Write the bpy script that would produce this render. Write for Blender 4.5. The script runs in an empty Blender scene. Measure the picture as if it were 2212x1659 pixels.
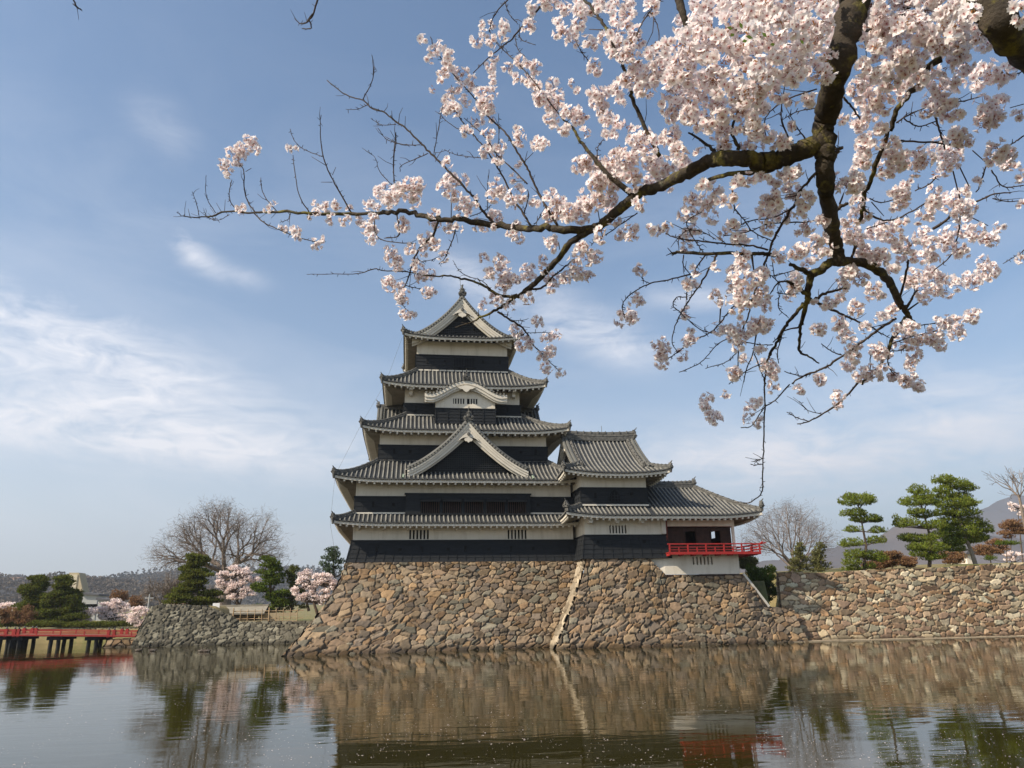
import bpy, math, random
import numpy as np
from mathutils import Matrix, Vector
rnd = random.Random(7); nr = np.random.RandomState(11)
SC = bpy.context.scene
COL = SC.collection
R = math.radians
HAZE = 0.00022
# ------------------------------------------------------------------ camera
F, EYE = 1600.0, 2.7                       # focal length in px of a 2212 px wide frame, eye height above the water
YAW, TILT, ROLL = R(8.0), R(16.8), R(0.9)
_fw = np.array([math.sin(YAW)*math.cos(TILT), math.cos(YAW)*math.cos(TILT), math.sin(TILT)])
_rt0 = np.array([math.cos(YAW), -math.sin(YAW), 0.0]); _up0 = np.cross(_rt0, _fw)
_rt = _rt0*math.cos(ROLL)-_up0*math.sin(ROLL); _up = _up0*math.cos(ROLL)+_rt0*math.sin(ROLL)
_C = np.array([0, 0, EYE])
def ray(u, v): return _fw+_rt*(u-1106)/F+_up*(829.5-v)/F
def at(u, v, Y): d = ray(u, v); return _C+d*(Y/d[1])
def atd(u, v, D): return _C+ray(u, v)*D
cam = bpy.data.cameras.new('camera'); cob = bpy.data.objects.new('camera', cam); COL.objects.link(cob)
cam.sensor_width = 36; cam.lens = 36*F/2212; cam.clip_start = 0.1; cam.clip_end = 12000
M = Matrix.Identity(4)
for i in range(3):
    M[i][0] = _rt[i]; M[i][1] = _up[i]; M[i][2] = -_fw[i]; M[i][3] = _C[i]
cob.matrix_world = M
SC.camera = cob
# ------------------------------------------------------------------ sun, sky, exposure
SUN = Vector((-0.72, -0.27, 0.62)).normalized()
SC.view_settings.view_transform = 'Standard'; SC.view_settings.look = 'None'
SC.view_settings.exposure = 0.64; SC.view_settings.gamma = 1.0
sl = bpy.data.lights.new('sun', 'SUN'); sl.energy = 5.0; sl.angle = R(0.5); sl.color = (1.0, 0.88, 0.71)
so = bpy.data.objects.new('sun', sl); COL.objects.link(so)
so.rotation_euler = (-SUN).to_track_quat('-Z', 'Y').to_euler(); so.location = (-60, -20, 60)

class NT:
    def __init__(s, tree): s.t = tree; s.n = tree.nodes; s.l = tree.links
    def node(s, typ, **kw):
        n = s.n.new(typ)
        for k, v in kw.items(): setattr(n, k, v)
        return n
    def put(s, inp, val):
        if isinstance(val, bpy.types.NodeSocket): s.l.new(val, inp)
        else: inp.default_value = val
    def math(s, op, a, b=0.0, c=None, clamp=False):
        n = s.node('ShaderNodeMath', operation=op); n.use_clamp = clamp
        s.put(n.inputs[0], a); s.put(n.inputs[1], b)
        if c is not None: s.put(n.inputs[2], c)
        return n.outputs[0]
    def mix(s, f, a, b, blend='MIX'):
        n = s.node('ShaderNodeMix', data_type='RGBA', blend_type=blend)
        s.put(n.inputs[0], f)
        for i, q in ((6, a), (7, b)):
            if not isinstance(q, bpy.types.NodeSocket): q = tuple(q)+((1,) if len(q) == 3 else ())
            s.put(n.inputs[i], q)
        return n.outputs[2]
    def ramp(s, f, stops):
        n = s.node('ShaderNodeValToRGB'); s.put(n.inputs[0], f)
        e = n.color_ramp.elements
        while len(e) < len(stops): e.new(0.5)
        for q, (p, c) in zip(e, stops):
            q.position = p
            if not hasattr(c, '__len__'): c = (c, c, c)
            q.color = tuple(c)+(1,)
        return n.outputs[0]
    def noise(s, vec, scale, detail=4, rough=0.55, dist=0.0):
        n = s.node('ShaderNodeTexNoise')
        if vec is not None: s.put(n.inputs['Vector'], vec)
        n.inputs['Scale'].default_value = scale; n.inputs['Detail'].default_value = detail
        n.inputs['Roughness'].default_value = rough; n.inputs['Distortion'].default_value = dist
        return n.outputs[0]
    def mapping(s, vec, scale=(1, 1, 1), rot=(0, 0, 0), loc=(0, 0, 0)):
        n = s.node('ShaderNodeMapping'); s.put(n.inputs[0], vec)
        n.inputs['Scale'].default_value = scale; n.inputs['Rotation'].default_value = rot; n.inputs['Location'].default_value = loc
        return n.outputs[0]

world = bpy.data.worlds.new('World'); SC.world = world; world.use_nodes = True
w = NT(world.node_tree)
for n in list(w.n): w.n.remove(n)
sky = w.node('ShaderNodeTexSky', sky_type='NISHITA'); sky.sun_disc = False
sky.sun_elevation = math.asin(SUN.z); sky.sun_rotation = math.atan2(SUN.x, SUN.y)
sky.air_density = 1.0; sky.dust_density = 2.4; sky.ozone_density = 1.3; sky.altitude = 600
tc = w.node('ShaderNodeTexCoord'); vec = tc.outputs['Generated']
sx = w.node('ShaderNodeSeparateXYZ'); w.l.new(vec, sx.inputs[0])
az = w.math('ARCTAN2', sx.outputs[0], sx.outputs[1]); el = w.math('ARCSINE', sx.outputs[2])
def azel(u, v):
    d = ray(u, v); d = d/np.linalg.norm(d); return math.atan2(d[0], d[1]), math.asin(d[2])
comb = w.node('ShaderNodeCombineXYZ'); w.l.new(az, comb.inputs[0]); w.l.new(el, comb.inputs[1])
streak = w.noise(w.mapping(comb.outputs[0], (3.2, 13, 1), (0, 0, R(24))), 1.0, 7, 0.6, 1.0)
fine = w.noise(w.mapping(comb.outputs[0], (14, 34, 1), (0, 0, R(34))), 1.0, 6, 0.62, 1.4)
tex = w.math('ADD', w.math('MULTIPLY', streak, 0.62), w.math('MULTIPLY', fine, 0.38))
tex = w.ramp(tex, [(0.36, 0.0), (0.66, 1.0)])
total = None
def blob(u0, v0, u1, v1, wid, amp):            # an elongated cirrus streak in sky directions
    global total
    a0, e0 = azel(u0, v0); a1, e1 = azel(u1, v1)
    ca, ce = (a0+a1)/2, (e0+e1)/2; L = math.hypot(a1-a0, e1-e0)/2+1e-3; th = math.atan2(e1-e0, a1-a0); W = wid/F
    da = w.math('SUBTRACT', az, ca); de = w.math('SUBTRACT', el, ce)
    p = w.math('ADD', w.math('MULTIPLY', da, math.cos(th)/L), w.math('MULTIPLY', de, math.sin(th)/L))
    q = w.math('ADD', w.math('MULTIPLY', da, -math.sin(th)/W), w.math('MULTIPLY', de, math.cos(th)/W))
    r2 = w.math('ADD', w.math('POWER', w.math('ABSOLUTE', p), 2.5), w.math('MULTIPLY', q, q))
    g = w.math('MULTIPLY', w.math('EXPONENT', w.math('MULTIPLY', r2, -1.0)), amp)
    total = g if total is None else w.math('ADD', total, g)
blob(330, 465, 420, 550, 22, 0.45); blob(385, 530, 480, 590, 24, .42); blob(450, 575, 575, 614, 20, .42); blob(380, 500, 430, 560, 30, .35)
blob(-250, 600, 420, 800, 70, 1.25); blob(-300, 860, 950, 1000, 60, 1.3); blob(-100, 780, 650, 900, 80, 0.75)
blob(1130, 650, 1420, 770, 50, 1.1); blob(930, 560, 1120, 650, 45, 0.8); blob(1390, 640, 1620, 640, 26, 0.6)
blob(1500, 1000, 2400, 880, 85, 1.0); blob(1250, 960, 1900, 1010, 60, 0.8); blob(280, 220, 420, 330, 50, 0.22)
blob(1700, 820, 2300, 830, 40, 0.35)
comb2 = w.math('MULTIPLY', total, w.math('ADD', w.math('MULTIPLY', tex, 1.0), 0.06), clamp=True)
gen = w.math('MULTIPLY', w.ramp(w.noise(w.mapping(comb.outputs[0], (2.2, 7, 1), (0, 0, R(14)), (3, 1, 0)), 1, 6, 0.6, 0.8), [(0.42, 0.0), (0.8, 0.5)]),
             w.ramp(el, [(0.0, 1.0), (0.75, 0.0)]))
cl = w.math('MAXIMUM', comb2, w.math('MULTIPLY', gen, 0.9))
lowair = w.ramp(el, [(0.0, .62), (0.13, .42), (0.34, .10), (0.6, 0.0)])
hs = w.node('ShaderNodeHueSaturation'); w.l.new(sky.outputs[0], hs.inputs['Color']); hs.inputs['Saturation'].default_value = 1.12; hs.inputs['Value'].default_value = 1.22
cloudcol = w.mix(cl, w.mix(lowair, w.mix(1.0, hs.outputs[0], (.93, 1.0, .98), 'MULTIPLY'), (6.1, 6.3, 6.8)), (7.3, 7.3, 7.7))
bg = w.node('ShaderNodeBackground'); w.l.new(cloudcol, bg.inputs[0]); bg.inputs[1].default_value = 0.092
wo = w.node('ShaderNodeOutputWorld'); w.l.new(bg.outputs[0], wo.inputs[0])

# ------------------------------------------------------------------ mesh helpers
ORG = {}
def org(p):
    o = np.zeros(3)
    while p is not None: o = o+np.array(p.location); p = p.parent
    return o
class MB:
    def __init__(s): s.v = []; s.q = []; s.t = []; s.c = []; s.n = 0
    def add(s, v, q=None, t=None, c=None):
        v = np.asarray(v, float).reshape(-1, 3); s.v.append(v)
        if q is not None and len(q): s.q.append(np.asarray(q, np.int64)+s.n)
        if t is not None and len(t): s.t.append(np.asarray(t, np.int64)+s.n)
        if c is None: c = np.ones((len(v), 3))
        else: c = np.broadcast_to(np.asarray(c, float), (len(v), 3))
        s.c.append(c); s.n += len(v); return s
    def box(s, x0, x1, y0, y1, z0, z1, c=None):
        v = [(x, y, z) for x in (x0, x1) for y in (y0, y1) for z in (z0, z1)]
        return s.add(v, [(0, 1, 3, 2), (4, 6, 7, 5), (0, 4, 5, 1), (2, 3, 7, 6), (0, 2, 6, 4), (1, 5, 7, 3)], c=c)
    def beam(s, a, b, w_, h, up=(0, 0, 1), c=None):          # rectangular bar from a to b
        a = np.array(a, float); b = np.array(b, float); d = b-a; L = np.linalg.norm(d)
        if L < 1e-6: return s
        d /= L; u = np.array(up, float)
        if abs(d@u) > .95: u = np.array([1., 0, 0])
        sd = np.cross(d, u); sd /= np.linalg.norm(sd); u = np.cross(sd, d)
        v = [p+sd*i*w_/2+u*j*h/2 for p in (a, b) for i in (-1, 1) for j in (-1, 1)]
        return s.add(v, [(0, 1, 3, 2), (4, 6, 7, 5), (0, 4, 5, 1), (2, 3, 7, 6), (0, 2, 6, 4), (1, 5, 7, 3)], c=c)
    def grid(s, P, c=None, flip=False):
        P = np.asarray(P, float); r, k = P.shape[:2]
        i = np.arange(r*k).reshape(r, k)
        q = np.stack([i[:-1, :-1], i[:-1, 1:], i[1:, 1:], i[1:, :-1]], -1).reshape(-1, 4)
        if flip: q = q[:, ::-1]
        return s.add(P.reshape(-1, 3), q, c=None if c is None else np.asarray(c).reshape(-1, 3))
    def loft(s, rings, cap=True, c=None):
        rings = np.asarray(rings, float); r, k = rings.shape[:2]
        i = np.arange(r*k).reshape(r, k); j = np.roll(i, -1, 1)
        q = np.stack([i[:-1], j[:-1], j[1:], i[1:]], -1).reshape(-1, 4); t = []
        if cap:
            for row, sg in ((i[0], 1), (i[-1], -1)):
                for m in range(1, k-1): t.append((row[0], row[m+1], row[m])[::sg])
        return s.add(rings.reshape(-1, 3), q, t, c)
    def tube(s, pts, rad, n=6, c=None, cap=True):
        P = np.asarray(pts, float); m = len(P); rad = np.broadcast_to(np.asarray(rad, float), (m,))
        T = np.gradient(P, axis=0); T /= np.linalg.norm(T, axis=1)[:, None]+1e-12
        ref = np.array([0, 0, 1.]) if abs(T[0][2]) < .9 else np.array([1., 0, 0])
        rings = []; a = np.arange(n)*2*math.pi/n
        for p, t, r in zip(P, T, rad):
            x = np.cross(ref, t); x /= np.linalg.norm(x)+1e-12; y = np.cross(t, x); ref = y
            rings.append(p+np.outer(np.cos(a), x)*r+np.outer(np.sin(a), y)*r)
        return s.loft(rings, cap, c)
    def prism(s, poly, y0, y1, c=None):                       # polygon in (x, z), extruded in y
        k = len(poly); a = [(p[0], y0, p[1]) for p in poly]; b = [(p[0], y1, p[1]) for p in poly]
        q = [(i, (i+1) % k, k+(i+1) % k, k+i) for i in range(k)]
        s.add(a+b, q)
        me_t = [(0, m+1, m) for m in range(1, k-1)]+[(k, k+m, k+m+1) for m in range(1, k-1)]
        s.t.append(np.asarray(me_t)+s.n-2*k)
        if c is not None: s.c[-1] = np.broadcast_to(np.asarray(c, float), (2*k, 3))
        return s
    def disc_band(s, polyo, polyi, y0, y1):                   # closed band between two polylines in (x, z)
        k = len(polyo)
        A = np.array([(p[0], y0, p[1]) for p in polyo]); B = np.array([(p[0], y0, p[1]) for p in polyi])
        C = B.copy(); C[:, 1] = y1; D = A.copy(); D[:, 1] = y1
        return s.grid(np.stack([A, B, C, D, A]))
    def build(s, name, mat, parent=None, smooth=False):
        V = np.concatenate(s.v) if s.v else np.zeros((0, 3))
        o = org(parent) if parent is not None else np.zeros(3)
        V = V-o
        q = np.concatenate(s.q) if s.q else np.zeros((0, 4), np.int64)
        t = np.concatenate(s.t) if s.t else np.zeros((0, 3), np.int64)
        me = bpy.data.meshes.new(name)
        me.vertices.add(len(V)); me.vertices.foreach_set('co', V.astype(np.float32).ravel())
        me.loops.add(q.size+t.size); me.loops.foreach_set('vertex_index', np.concatenate([q.ravel(), t.ravel()]).astype(np.int32))
        me.polygons.add(len(q)+len(t))
        ls = np.concatenate([np.arange(len(q))*4, q.size+np.arange(len(t))*3]).astype(np.int32)
        me.polygons.foreach_set('loop_start', ls)
        me.polygons.foreach_set('use_smooth', np.full(len(q)+len(t), bool(smooth)))
        me.update(calc_edges=True); me.validate()
        C = np.concatenate(s.c)
        if len(me.vertices) == len(C):
            ca = me.color_attributes.new('Col', 'FLOAT_COLOR', 'POINT')
            ca.data.foreach_set('color', np.concatenate([C, np.ones((len(C), 1))], 1).astype(np.float32).ravel())
        me.materials.append(mat)
        ob = bpy.data.objects.new(name, me); COL.objects.link(ob)
        if parent is not None: ob.parent = parent
        return ob
def tag(o, label=None, cat=None, group=None, kind=None):
    if label: o['label'] = label
    if cat: o['category'] = cat
    if group: o['group'] = group
    if kind: o['kind'] = kind
    return o
def thing(name, label, cat, loc=(0, 0, 0), group=None):
    o = bpy.data.objects.new(name, None); COL.objects.link(o); o.location = [float(q) for q in loc]; o.empty_display_size = .3
    return tag(o, label, cat, group)

# ------------------------------------------------------------------ materials
def mat(name, col, rough=0.85, var=0.25, scale=2.0, bump=0.0, bscale=20.0, col2=None, vcol=False, spec=0.3, island=0.0, stretch=(1, 1, 1), extra=None):
    m = bpy.data.materials.new(name); m.use_nodes = True; t = NT(m.node_tree)
    b = m.node_tree.nodes['Principled BSDF']; b.inputs['Roughness'].default_value = rough
    b.inputs['Specular IOR Level'].default_value = spec
    tcn = t.node('ShaderNodeTexCoord'); co = tcn.outputs['Object']
    if stretch != (1, 1, 1): co = t.mapping(co, stretch)
    nz = t.noise(co, scale, 6, 0.6)
    f = t.ramp(nz, [(0.3, 0.0), (0.7, 1.0)])
    c2 = col2 if col2 is not None else tuple(min(1, q*(1+var)) for q in col)
    c1 = col if col2 is not None else tuple(q*(1-var) for q in col)
    c = t.mix(f, c1, c2)
    if vcol:
        at_ = t.node('ShaderNodeVertexColor'); at_.layer_name = 'Col'
        c = t.mix(1.0, c, at_.outputs[0], 'MULTIPLY')
    if island:
        g = t.node('ShaderNodeNewGeometry')
        h = t.node('ShaderNodeHueSaturation'); t.l.new(c, h.inputs['Color'])
        t.l.new(t.math('ADD', t.math('MULTIPLY', g.outputs['Random Per Island'], island*2), 1-island), h.inputs['Value'])
        c = h.outputs[0]
    if extra: c = extra(t, c, co)
    t.l.new(c, b.inputs['Base Color'])
    if bump:
        bn = t.node('ShaderNodeBump'); bn.inputs['Strength'].default_value = 1.0; bn.inputs['Distance'].default_value = bump
        t.l.new(t.noise(co, bscale, 5, 0.6), bn.inputs['Height']); t.l.new(bn.outputs[0], b.inputs['Normal'])
    return m
def leafmat(name, col, trans=0.35, island=0.35, vcol=False, rough=.8):
    m = bpy.data.materials.new(name); m.use_nodes = True; t = NT(m.node_tree)
    for n in list(t.n): t.n.remove(n)
    g = t.node('ShaderNodeNewGeometry'); tcn = t.node('ShaderNodeTexCoord')
    h = t.node('ShaderNodeHueSaturation'); h.inputs['Color'].default_value = tuple(col)+(1,)
    if vcol:
        a = t.node('ShaderNodeVertexColor'); a.layer_name = 'Col'; t.l.new(t.mix(1.0, col, a.outputs[0], 'MULTIPLY'), h.inputs['Color'])
    v1 = t.math('ADD', t.math('MULTIPLY', g.outputs['Random Per Island'], island*2), 1-island)
    v2 = t.math('ADD', t.math('MULTIPLY', t.noise(tcn.outputs['Object'], 0.9, 2), island*1.6), 1-island*.8)
    t.l.new(t.math('MULTIPLY', v1, v2), h.inputs['Value'])
    t.l.new(t.math('ADD', t.math('MULTIPLY', g.outputs['Random Per Island'], 0.05*island/.35), 0.5-.025*island/.35), h.inputs['Hue'])
    d = t.node('ShaderNodeBsdfDiffuse'); tr = t.node('ShaderNodeBsdfTranslucent')
    t.l.new(h.outputs[0], d.inputs[0]); t.l.new(h.outputs[0], tr.inputs[0])
    mx = t.node('ShaderNodeMixShader'); mx.inputs[0].default_value = trans
    t.l.new(d.outputs[0], mx.inputs[1]); t.l.new(tr.outputs[0], mx.inputs[2])
    o = t.node('ShaderNodeOutputMaterial'); t.l.new(mx.outputs[0], o.inputs[0]); return m
def streaks(t, c, co):
    s = t.noise(t.mapping(co, (2.2, 2.2, .35)), 1.0, 5, .65)
    return t.mix(t.ramp(s, [(0.48, 0.0), (0.75, 0.55)]), c, (0.42, 0.36, 0.27))
def boards(t, c, co):                                          # horizontal lapped boards, paint slightly worn
    s = t.noise(t.mapping(co, (.6, .6, 9)), 1.0, 4, .6)
    return t.mix(t.ramp(s, [(0.4, 0.0), (0.75, .8)]), c, (0.020, 0.023, 0.027))
M_PLASTER = mat('lime_plaster', (0.68, 0.62, 0.52), .9, .06, .6, .004, 12, extra=streaks)
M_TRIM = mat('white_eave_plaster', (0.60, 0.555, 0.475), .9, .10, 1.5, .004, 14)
M_SOFFIT = mat('shade_darkened_soffit', (0.27, 0.235, 0.185), .9, .2, 1.5, .004, 14)  # shade under the eaves put into a darker colour for soffit and inner rafters
M_BLACK = mat('black_lacquered_boards', (0.011, 0.0125, 0.0145), .7, .3, 2, .006, 7, spec=.22, extra=boards, stretch=(1, 1, 4))
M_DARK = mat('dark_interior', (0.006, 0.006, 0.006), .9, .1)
M_LATTICE = mat('dark_lattice', (0.02, 0.022, 0.024), .6, .3)
M_TILE = mat('grey_roof_tiles', (0.9, 0.9, 0.9), .62, .30, .9, .012, 9, vcol=True, spec=.35)
M_RIDGE = mat('weathered_ridge_tiles', (0.095, 0.092, 0.084), .75, .55, 5, .02, 9)
M_RUSSET = mat('dark_brown_shutters', (0.035, 0.018, 0.012), .6, .3, 3)
M_RED = mat('vermilion_lacquer', (0.30, 0.018, 0.014), .6, .2, 3, spec=.4)
M_REDWOOD = mat('reddish_post', (0.16, 0.035, 0.02), .6, .3, 3)
M_EARTH = mat('packed_earth', (0.20, 0.15, 0.09), .95, .4, .8)
M_STONE = mat('rubble_stone', (0.95, 0.95, 0.95), .92, .22, 2.6, .03, 6, vcol=True, spec=.15)
M_BRONZE = mat('weathered_bronze', (0.10, 0.10, 0.09), .6, .4, 5)
M_COPPER = mat('green_copper_flashing', (.24, .29, .22), .6, .3, 5)

# ------------------------------------------------------------------ ground, water
def ss(a, b, x): t = np.clip((x-a)/(b-a), 0, 1); return t*t*(3-2*t)
def vnoise(x, y, seed=0):
    g = np.random.RandomState(seed).rand(64, 64)
    xi = np.floor(x).astype(int); yi = np.floor(y).astype(int); fx = x-xi; fy = y-yi
    fx = fx*fx*(3-2*fx); fy = fy*fy*(3-2*fy)
    a = g[xi % 64, yi % 64]; b = g[(xi+1) % 64, yi % 64]; c = g[xi % 64, (yi+1) % 64]; d = g[(xi+1) % 64, (yi+1) % 64]
    return (a*(1-fx)+b*fx)*(1-fy)+(c*(1-fx)+d*fx)*fy
def fbm(x, y, o=5, seed=0):
    s = 0; a = .5
    for i in range(o): s = s+a*vnoise(x*2**i+17*i, y*2**i+5*i, seed+i); a *= .5
    return s
def gheight(x, y):
    z = np.full(x.shape, -1.2)
    isl = (x > -4.0) & (x < 27.2) & (y > 57.2-2.2*ss(12.9, 13.3, x)) & (y < 400)
    z = np.where(isl, 4.3, z)
    z = np.where((x >= 25.2) & (x < 28.6) & (y > 56) & (y < 62), 2.1, z)
    rt = np.interp(x, [28.4, 31.9, 35.3, 41.1, 48.4, 56, 80], [5.0, 4.95, 5.07, 5.23, 5.55, 5.75, 5.9])+.0+0.8*ss(60, 80, y)
    edge = 28.6+np.clip(y-56, 0, 6)*.62
    z = np.where((x >= edge) & (y > 56.1), rt, z)
    z = np.where((x >= 25.2) & (x < edge) & (y > 56) & (y <= 62), 2.1, z)
    z = np.where((x >= 27.2) & (x < 28.6) & (y > 62), 4.3, z)
    lb = (x > -23.2) & (x <= -4.0) & (y > 71.6)
    mound = ss(-24.5, -21.5, x)*(1-ss(-17.2, -14.8, x))*(1-ss(84, 90, y))
    z = np.where(lb, 1.55+1.65*mound, z)
    fl = (y > 86+3*np.sin(x*.05)) & (x <= -23.2)
    z = np.where(fl, 1.1+.5*ss(88, 110, y), z)
    z = np.where(y < 1.4, 1.0+0.1*fbm(x, y, 3), z)
    z = np.where((np.abs(x) > 160) & (y < 100), 1.5, z)
    far = ss(180, 700, y)*6
    z = np.where(z > 0, z+0.12*fbm(x*.3, y*.3, 3, 4)+far, z)
    return z
xs = np.concatenate([-np.geomspace(4000, 92, 24), np.arange(-90, 96, .75), np.geomspace(98, 4000, 24)])
ys = np.concatenate([-np.geomspace(600, 12, 8), np.arange(-10, 50, 1.6), np.arange(50, 110, .6), np.geomspace(111, 6000, 36)])
X, Y = np.meshgrid(xs, ys)
def gmat(t, c, co):
    c = t.mix(t.ramp(t.noise(co, .12, 4), [(0.42, 0), (0.6, 1)]), c, (0.115, 0.125, 0.035))
    return t.mix(t.ramp(t.noise(co, 1.7, 4), [(0.45, 0), (0.7, .7)]), c, (0.24, 0.18, 0.085))
M_GROUND = mat('dry_spring_grass', (0.19, 0.155, 0.07), .95, .3, .5, .05, 4, extra=gmat)
tag(MB().grid(np.stack([X, Y, gheight(X, Y)], -1)).build('ground', M_GROUND, smooth=True), kind='structure')

M_WATER = bpy.data.materials.new('moat_water'); M_WATER.use_nodes = True
t = NT(M_WATER.node_tree); b = M_WATER.node_tree.nodes['Principled BSDF']
b.inputs['Base Color'].default_value = (0.024, 0.020, 0.0035, 1); b.inputs['Roughness'].default_value = 0.03; b.inputs['IOR'].default_value = 1.34
b.inputs['Specular IOR Level'].default_value = 0.5
co = t.node('ShaderNodeTexCoord').outputs['Object']
n1 = t.noise(t.mapping(co, (1.1, 3.2, 1)), 1.5, 4, .55, .4); n2 = t.noise(t.mapping(co, (.55, 1.5, 1), (0, 0, .12)), 1.0, 2, .5, .6)
patch = t.ramp(t.noise(t.mapping(co, (.035, .14, 1)), 1.0, 4, .6, .3), [(0.40, 0.35), (0.66, 1.6)])
_sy = t.node('ShaderNodeSeparateXYZ'); t.l.new(co, _sy.inputs[0])
far_ = t.ramp(t.math('MULTIPLY', _sy.outputs[1], .01), [(.54, 1.0), (.60, 3.2), (.69, 2.4), (.71, 1.0)])
west = t.ramp(t.math('ADD', t.math('MULTIPLY', _sy.outputs[0], .01), .5), [(.36, 1.0), (.47, 0.0)])
patch = t.math('MULTIPLY', patch, t.math('ADD', 1.0, t.math('MULTIPLY', west, t.math('SUBTRACT', far_, 1.0))))
hgt = t.math('MULTIPLY', t.math('ADD', t.math('MULTIPLY', n1, .16), t.math('MULTIPLY', n2, .84)), patch)
bn = t.node('ShaderNodeBump'); bn.inputs['Strength'].default_value = 1.0; bn.inputs['Distance'].default_value = 0.0075
t.l.new(hgt, bn.inputs['Height']); t.l.new(bn.outputs[0], b.inputs['Normal'])
tag(MB().grid(np.array([[(-300, -3, 0), (300, -3, 0)], [(-300, 130, 0), (300, 130, 0)]], float)).build('water', M_WATER), kind='structure')

# ------------------------------------------------------------------ stone walls
def voro(U, V, cw, ch, seed):
    rs = np.random.RandomState(seed); J = rs.rand(512, 4)
    U = U/cw; V = V/ch
    I = np.floor(U).astype(int); K = np.floor(V).astype(int)
    f1 = np.full(U.shape, 9.); f2 = np.full(U.shape, 9.); idx = np.zeros(U.shape, int); dx1 = np.zeros(U.shape); dy1 = np.zeros(U.shape)
    for di in (-2, -1, 0, 1, 2):
        for dj in (-2, -1, 0, 1, 2):
            i = I+di; j = K+dj; h = (i*73+j*151+(i*j*7)) % 512
            px = i+.5+(J[h, 0]-.5)*.95; py = j+.5+(J[h, 1]-.5)*.85
            dx = U-px; dy = V-py
            d = (np.abs(dx*(0.75+.5*J[h, 3]))**2.2+np.abs(dy*(.85+.3*J[h, 0]))**2.2)**(1/2.2)-(J[h, 2]**2)*.50
            m = d < f1
            f2 = np.where(m, f1, np.minimum(f2, d)); idx = np.where(m, h, idx)
            dx1 = np.where(m, dx, dx1); dy1 = np.where(m, dy, dy1); f1 = np.where(m, d, f1)
    return f2-f1, idx, dx1, dy1
def stone_surface(top, bot, seed, pal, cw=.58, ch=.35, res=.054, curve=1.35, amp=1.0):
    """top, bot: matching polylines of points (same count); returns positions grid and colours"""
    top = np.array(top, float); bot = np.array(bot, float)
    seg = (np.linalg.norm(np.diff(top, axis=0), axis=1)+np.linalg.norm(np.diff(bot, axis=0), axis=1))/2
    S = np.concatenate([[0], np.cumsum(seg)]); n = int(S[-1]/res)+2; s = np.linspace(0, S[-1], n)
    T = np.stack([np.interp(s, S, top[:, k]) for k in range(3)], -1); B = np.stack([np.interp(s, S, bot[:, k]) for k in range(3)], -1)
    H = np.linalg.norm(T-B, axis=1).mean(); m = int(H/res)+2; tt = np.linspace(0, 1, m)
    g = 1-(1-tt)**curve
    P = np.zeros((m, n, 3))
    for k in (0, 1): P[..., k] = B[None, :, k]+(T-B)[None, :, k]*g[:, None]
    P[..., 2] = B[None, :, 2]+(T-B)[None, :, 2]*tt[:, None]
    du = np.gradient(P, axis=1); dv = np.gradient(P, axis=0); N = np.cross(du, dv); N /= np.linalg.norm(N, axis=-1)[..., None]+1e-9
    U = np.broadcast_to(s[None], (m, n)).copy(); V = P[..., 2].copy()*1.05
    wu = U+.5*(vnoise(U*.5, V*.5, seed)-.5)+.10*(vnoise(U*3, V*3, seed+1)-.5); wv = V+.4*(vnoise(U*.45+9, V*.5, seed+2)-.5)+.08*(vnoise(U*3, V*3+7, seed+3)-.5)
    e, ix, dx, dy = voro(wu, wv, cw, ch, seed)
    rs = np.random.RandomState(seed+5); Rn = rs.rand(512, 6)
    e2, ix2, dx2, dy2 = voro(wu, wv, cw*.33, ch*.36, seed+9)                # chinking stones in the joints
    big = ss(0.02, 0.13, e)
    hb = .15*big+.10*(Rn[ix, 0]-.5)+(Rn[ix, 1]-.5)*.14*dx+(Rn[ix, 2]-.35)*.14*dy
    hs_ = -.03+.06*ss(.02, .25, e2)+.03*(Rn[ix2, 0]-.5)
    h = np.where(e > .08, hb, np.maximum(hb-.13, hs_))
    h = h+.035*(vnoise(U*5, V*5, seed+4)-.5)
    pal = np.array(pal)*(np.array([.98, .93, .83]) if pal is GREY else .78); cidx = (Rn[ix, 3]*len(pal)).astype(int) % len(pal); c2 = (Rn[ix2, 3]*len(pal)).astype(int) % len(pal)
    c = pal[cidx]*(.62+.76*Rn[ix, 4]**1.2)[..., None]; cs = pal[c2]*(.7+.5*Rn[ix2, 4])[..., None]
    joint = ss(.0, .09, e); j2 = ss(0, .12, e2)
    c = np.where((e > .08)[..., None], c, cs*(.30+.60*j2)[..., None])
    c = c*(.55+.45*np.maximum(joint, .5*j2))[..., None]
    c = c*(.82+.4*fbm(U*.35, V*.5, 4, seed+7))[..., None]
    wet = ss(.05, .28, P[..., 2]); c = c*(.45+.55*wet)[..., None]
    return P+N*(h*amp)[..., None], c
BROWN = [(.36, .235, .135), (.30, .215, .14), (.37, .245, .135), (.27, .20, .14), (.33, .25, .165), (.28, .22, .16), (.24, .19, .145), (.30, .265, .195), (.40, .29, .18), (.29, .225, .155), (.33, .23, .15)]
GREY = [(.44, .37, .27), (.34, .25, .18), (.38, .33, .25), (.30, .21, .15), (.52, .46, .36), (.34, .26, .19), (.27, .195, .15), (.42, .35, .25), (.36, .235, .145), (.40, .38, .30)]
DIM = [(.21, .19, .14), (.17, .155, .12), (.25, .23, .175), (.14, .13, .10), (.28, .26, .20)]
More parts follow.
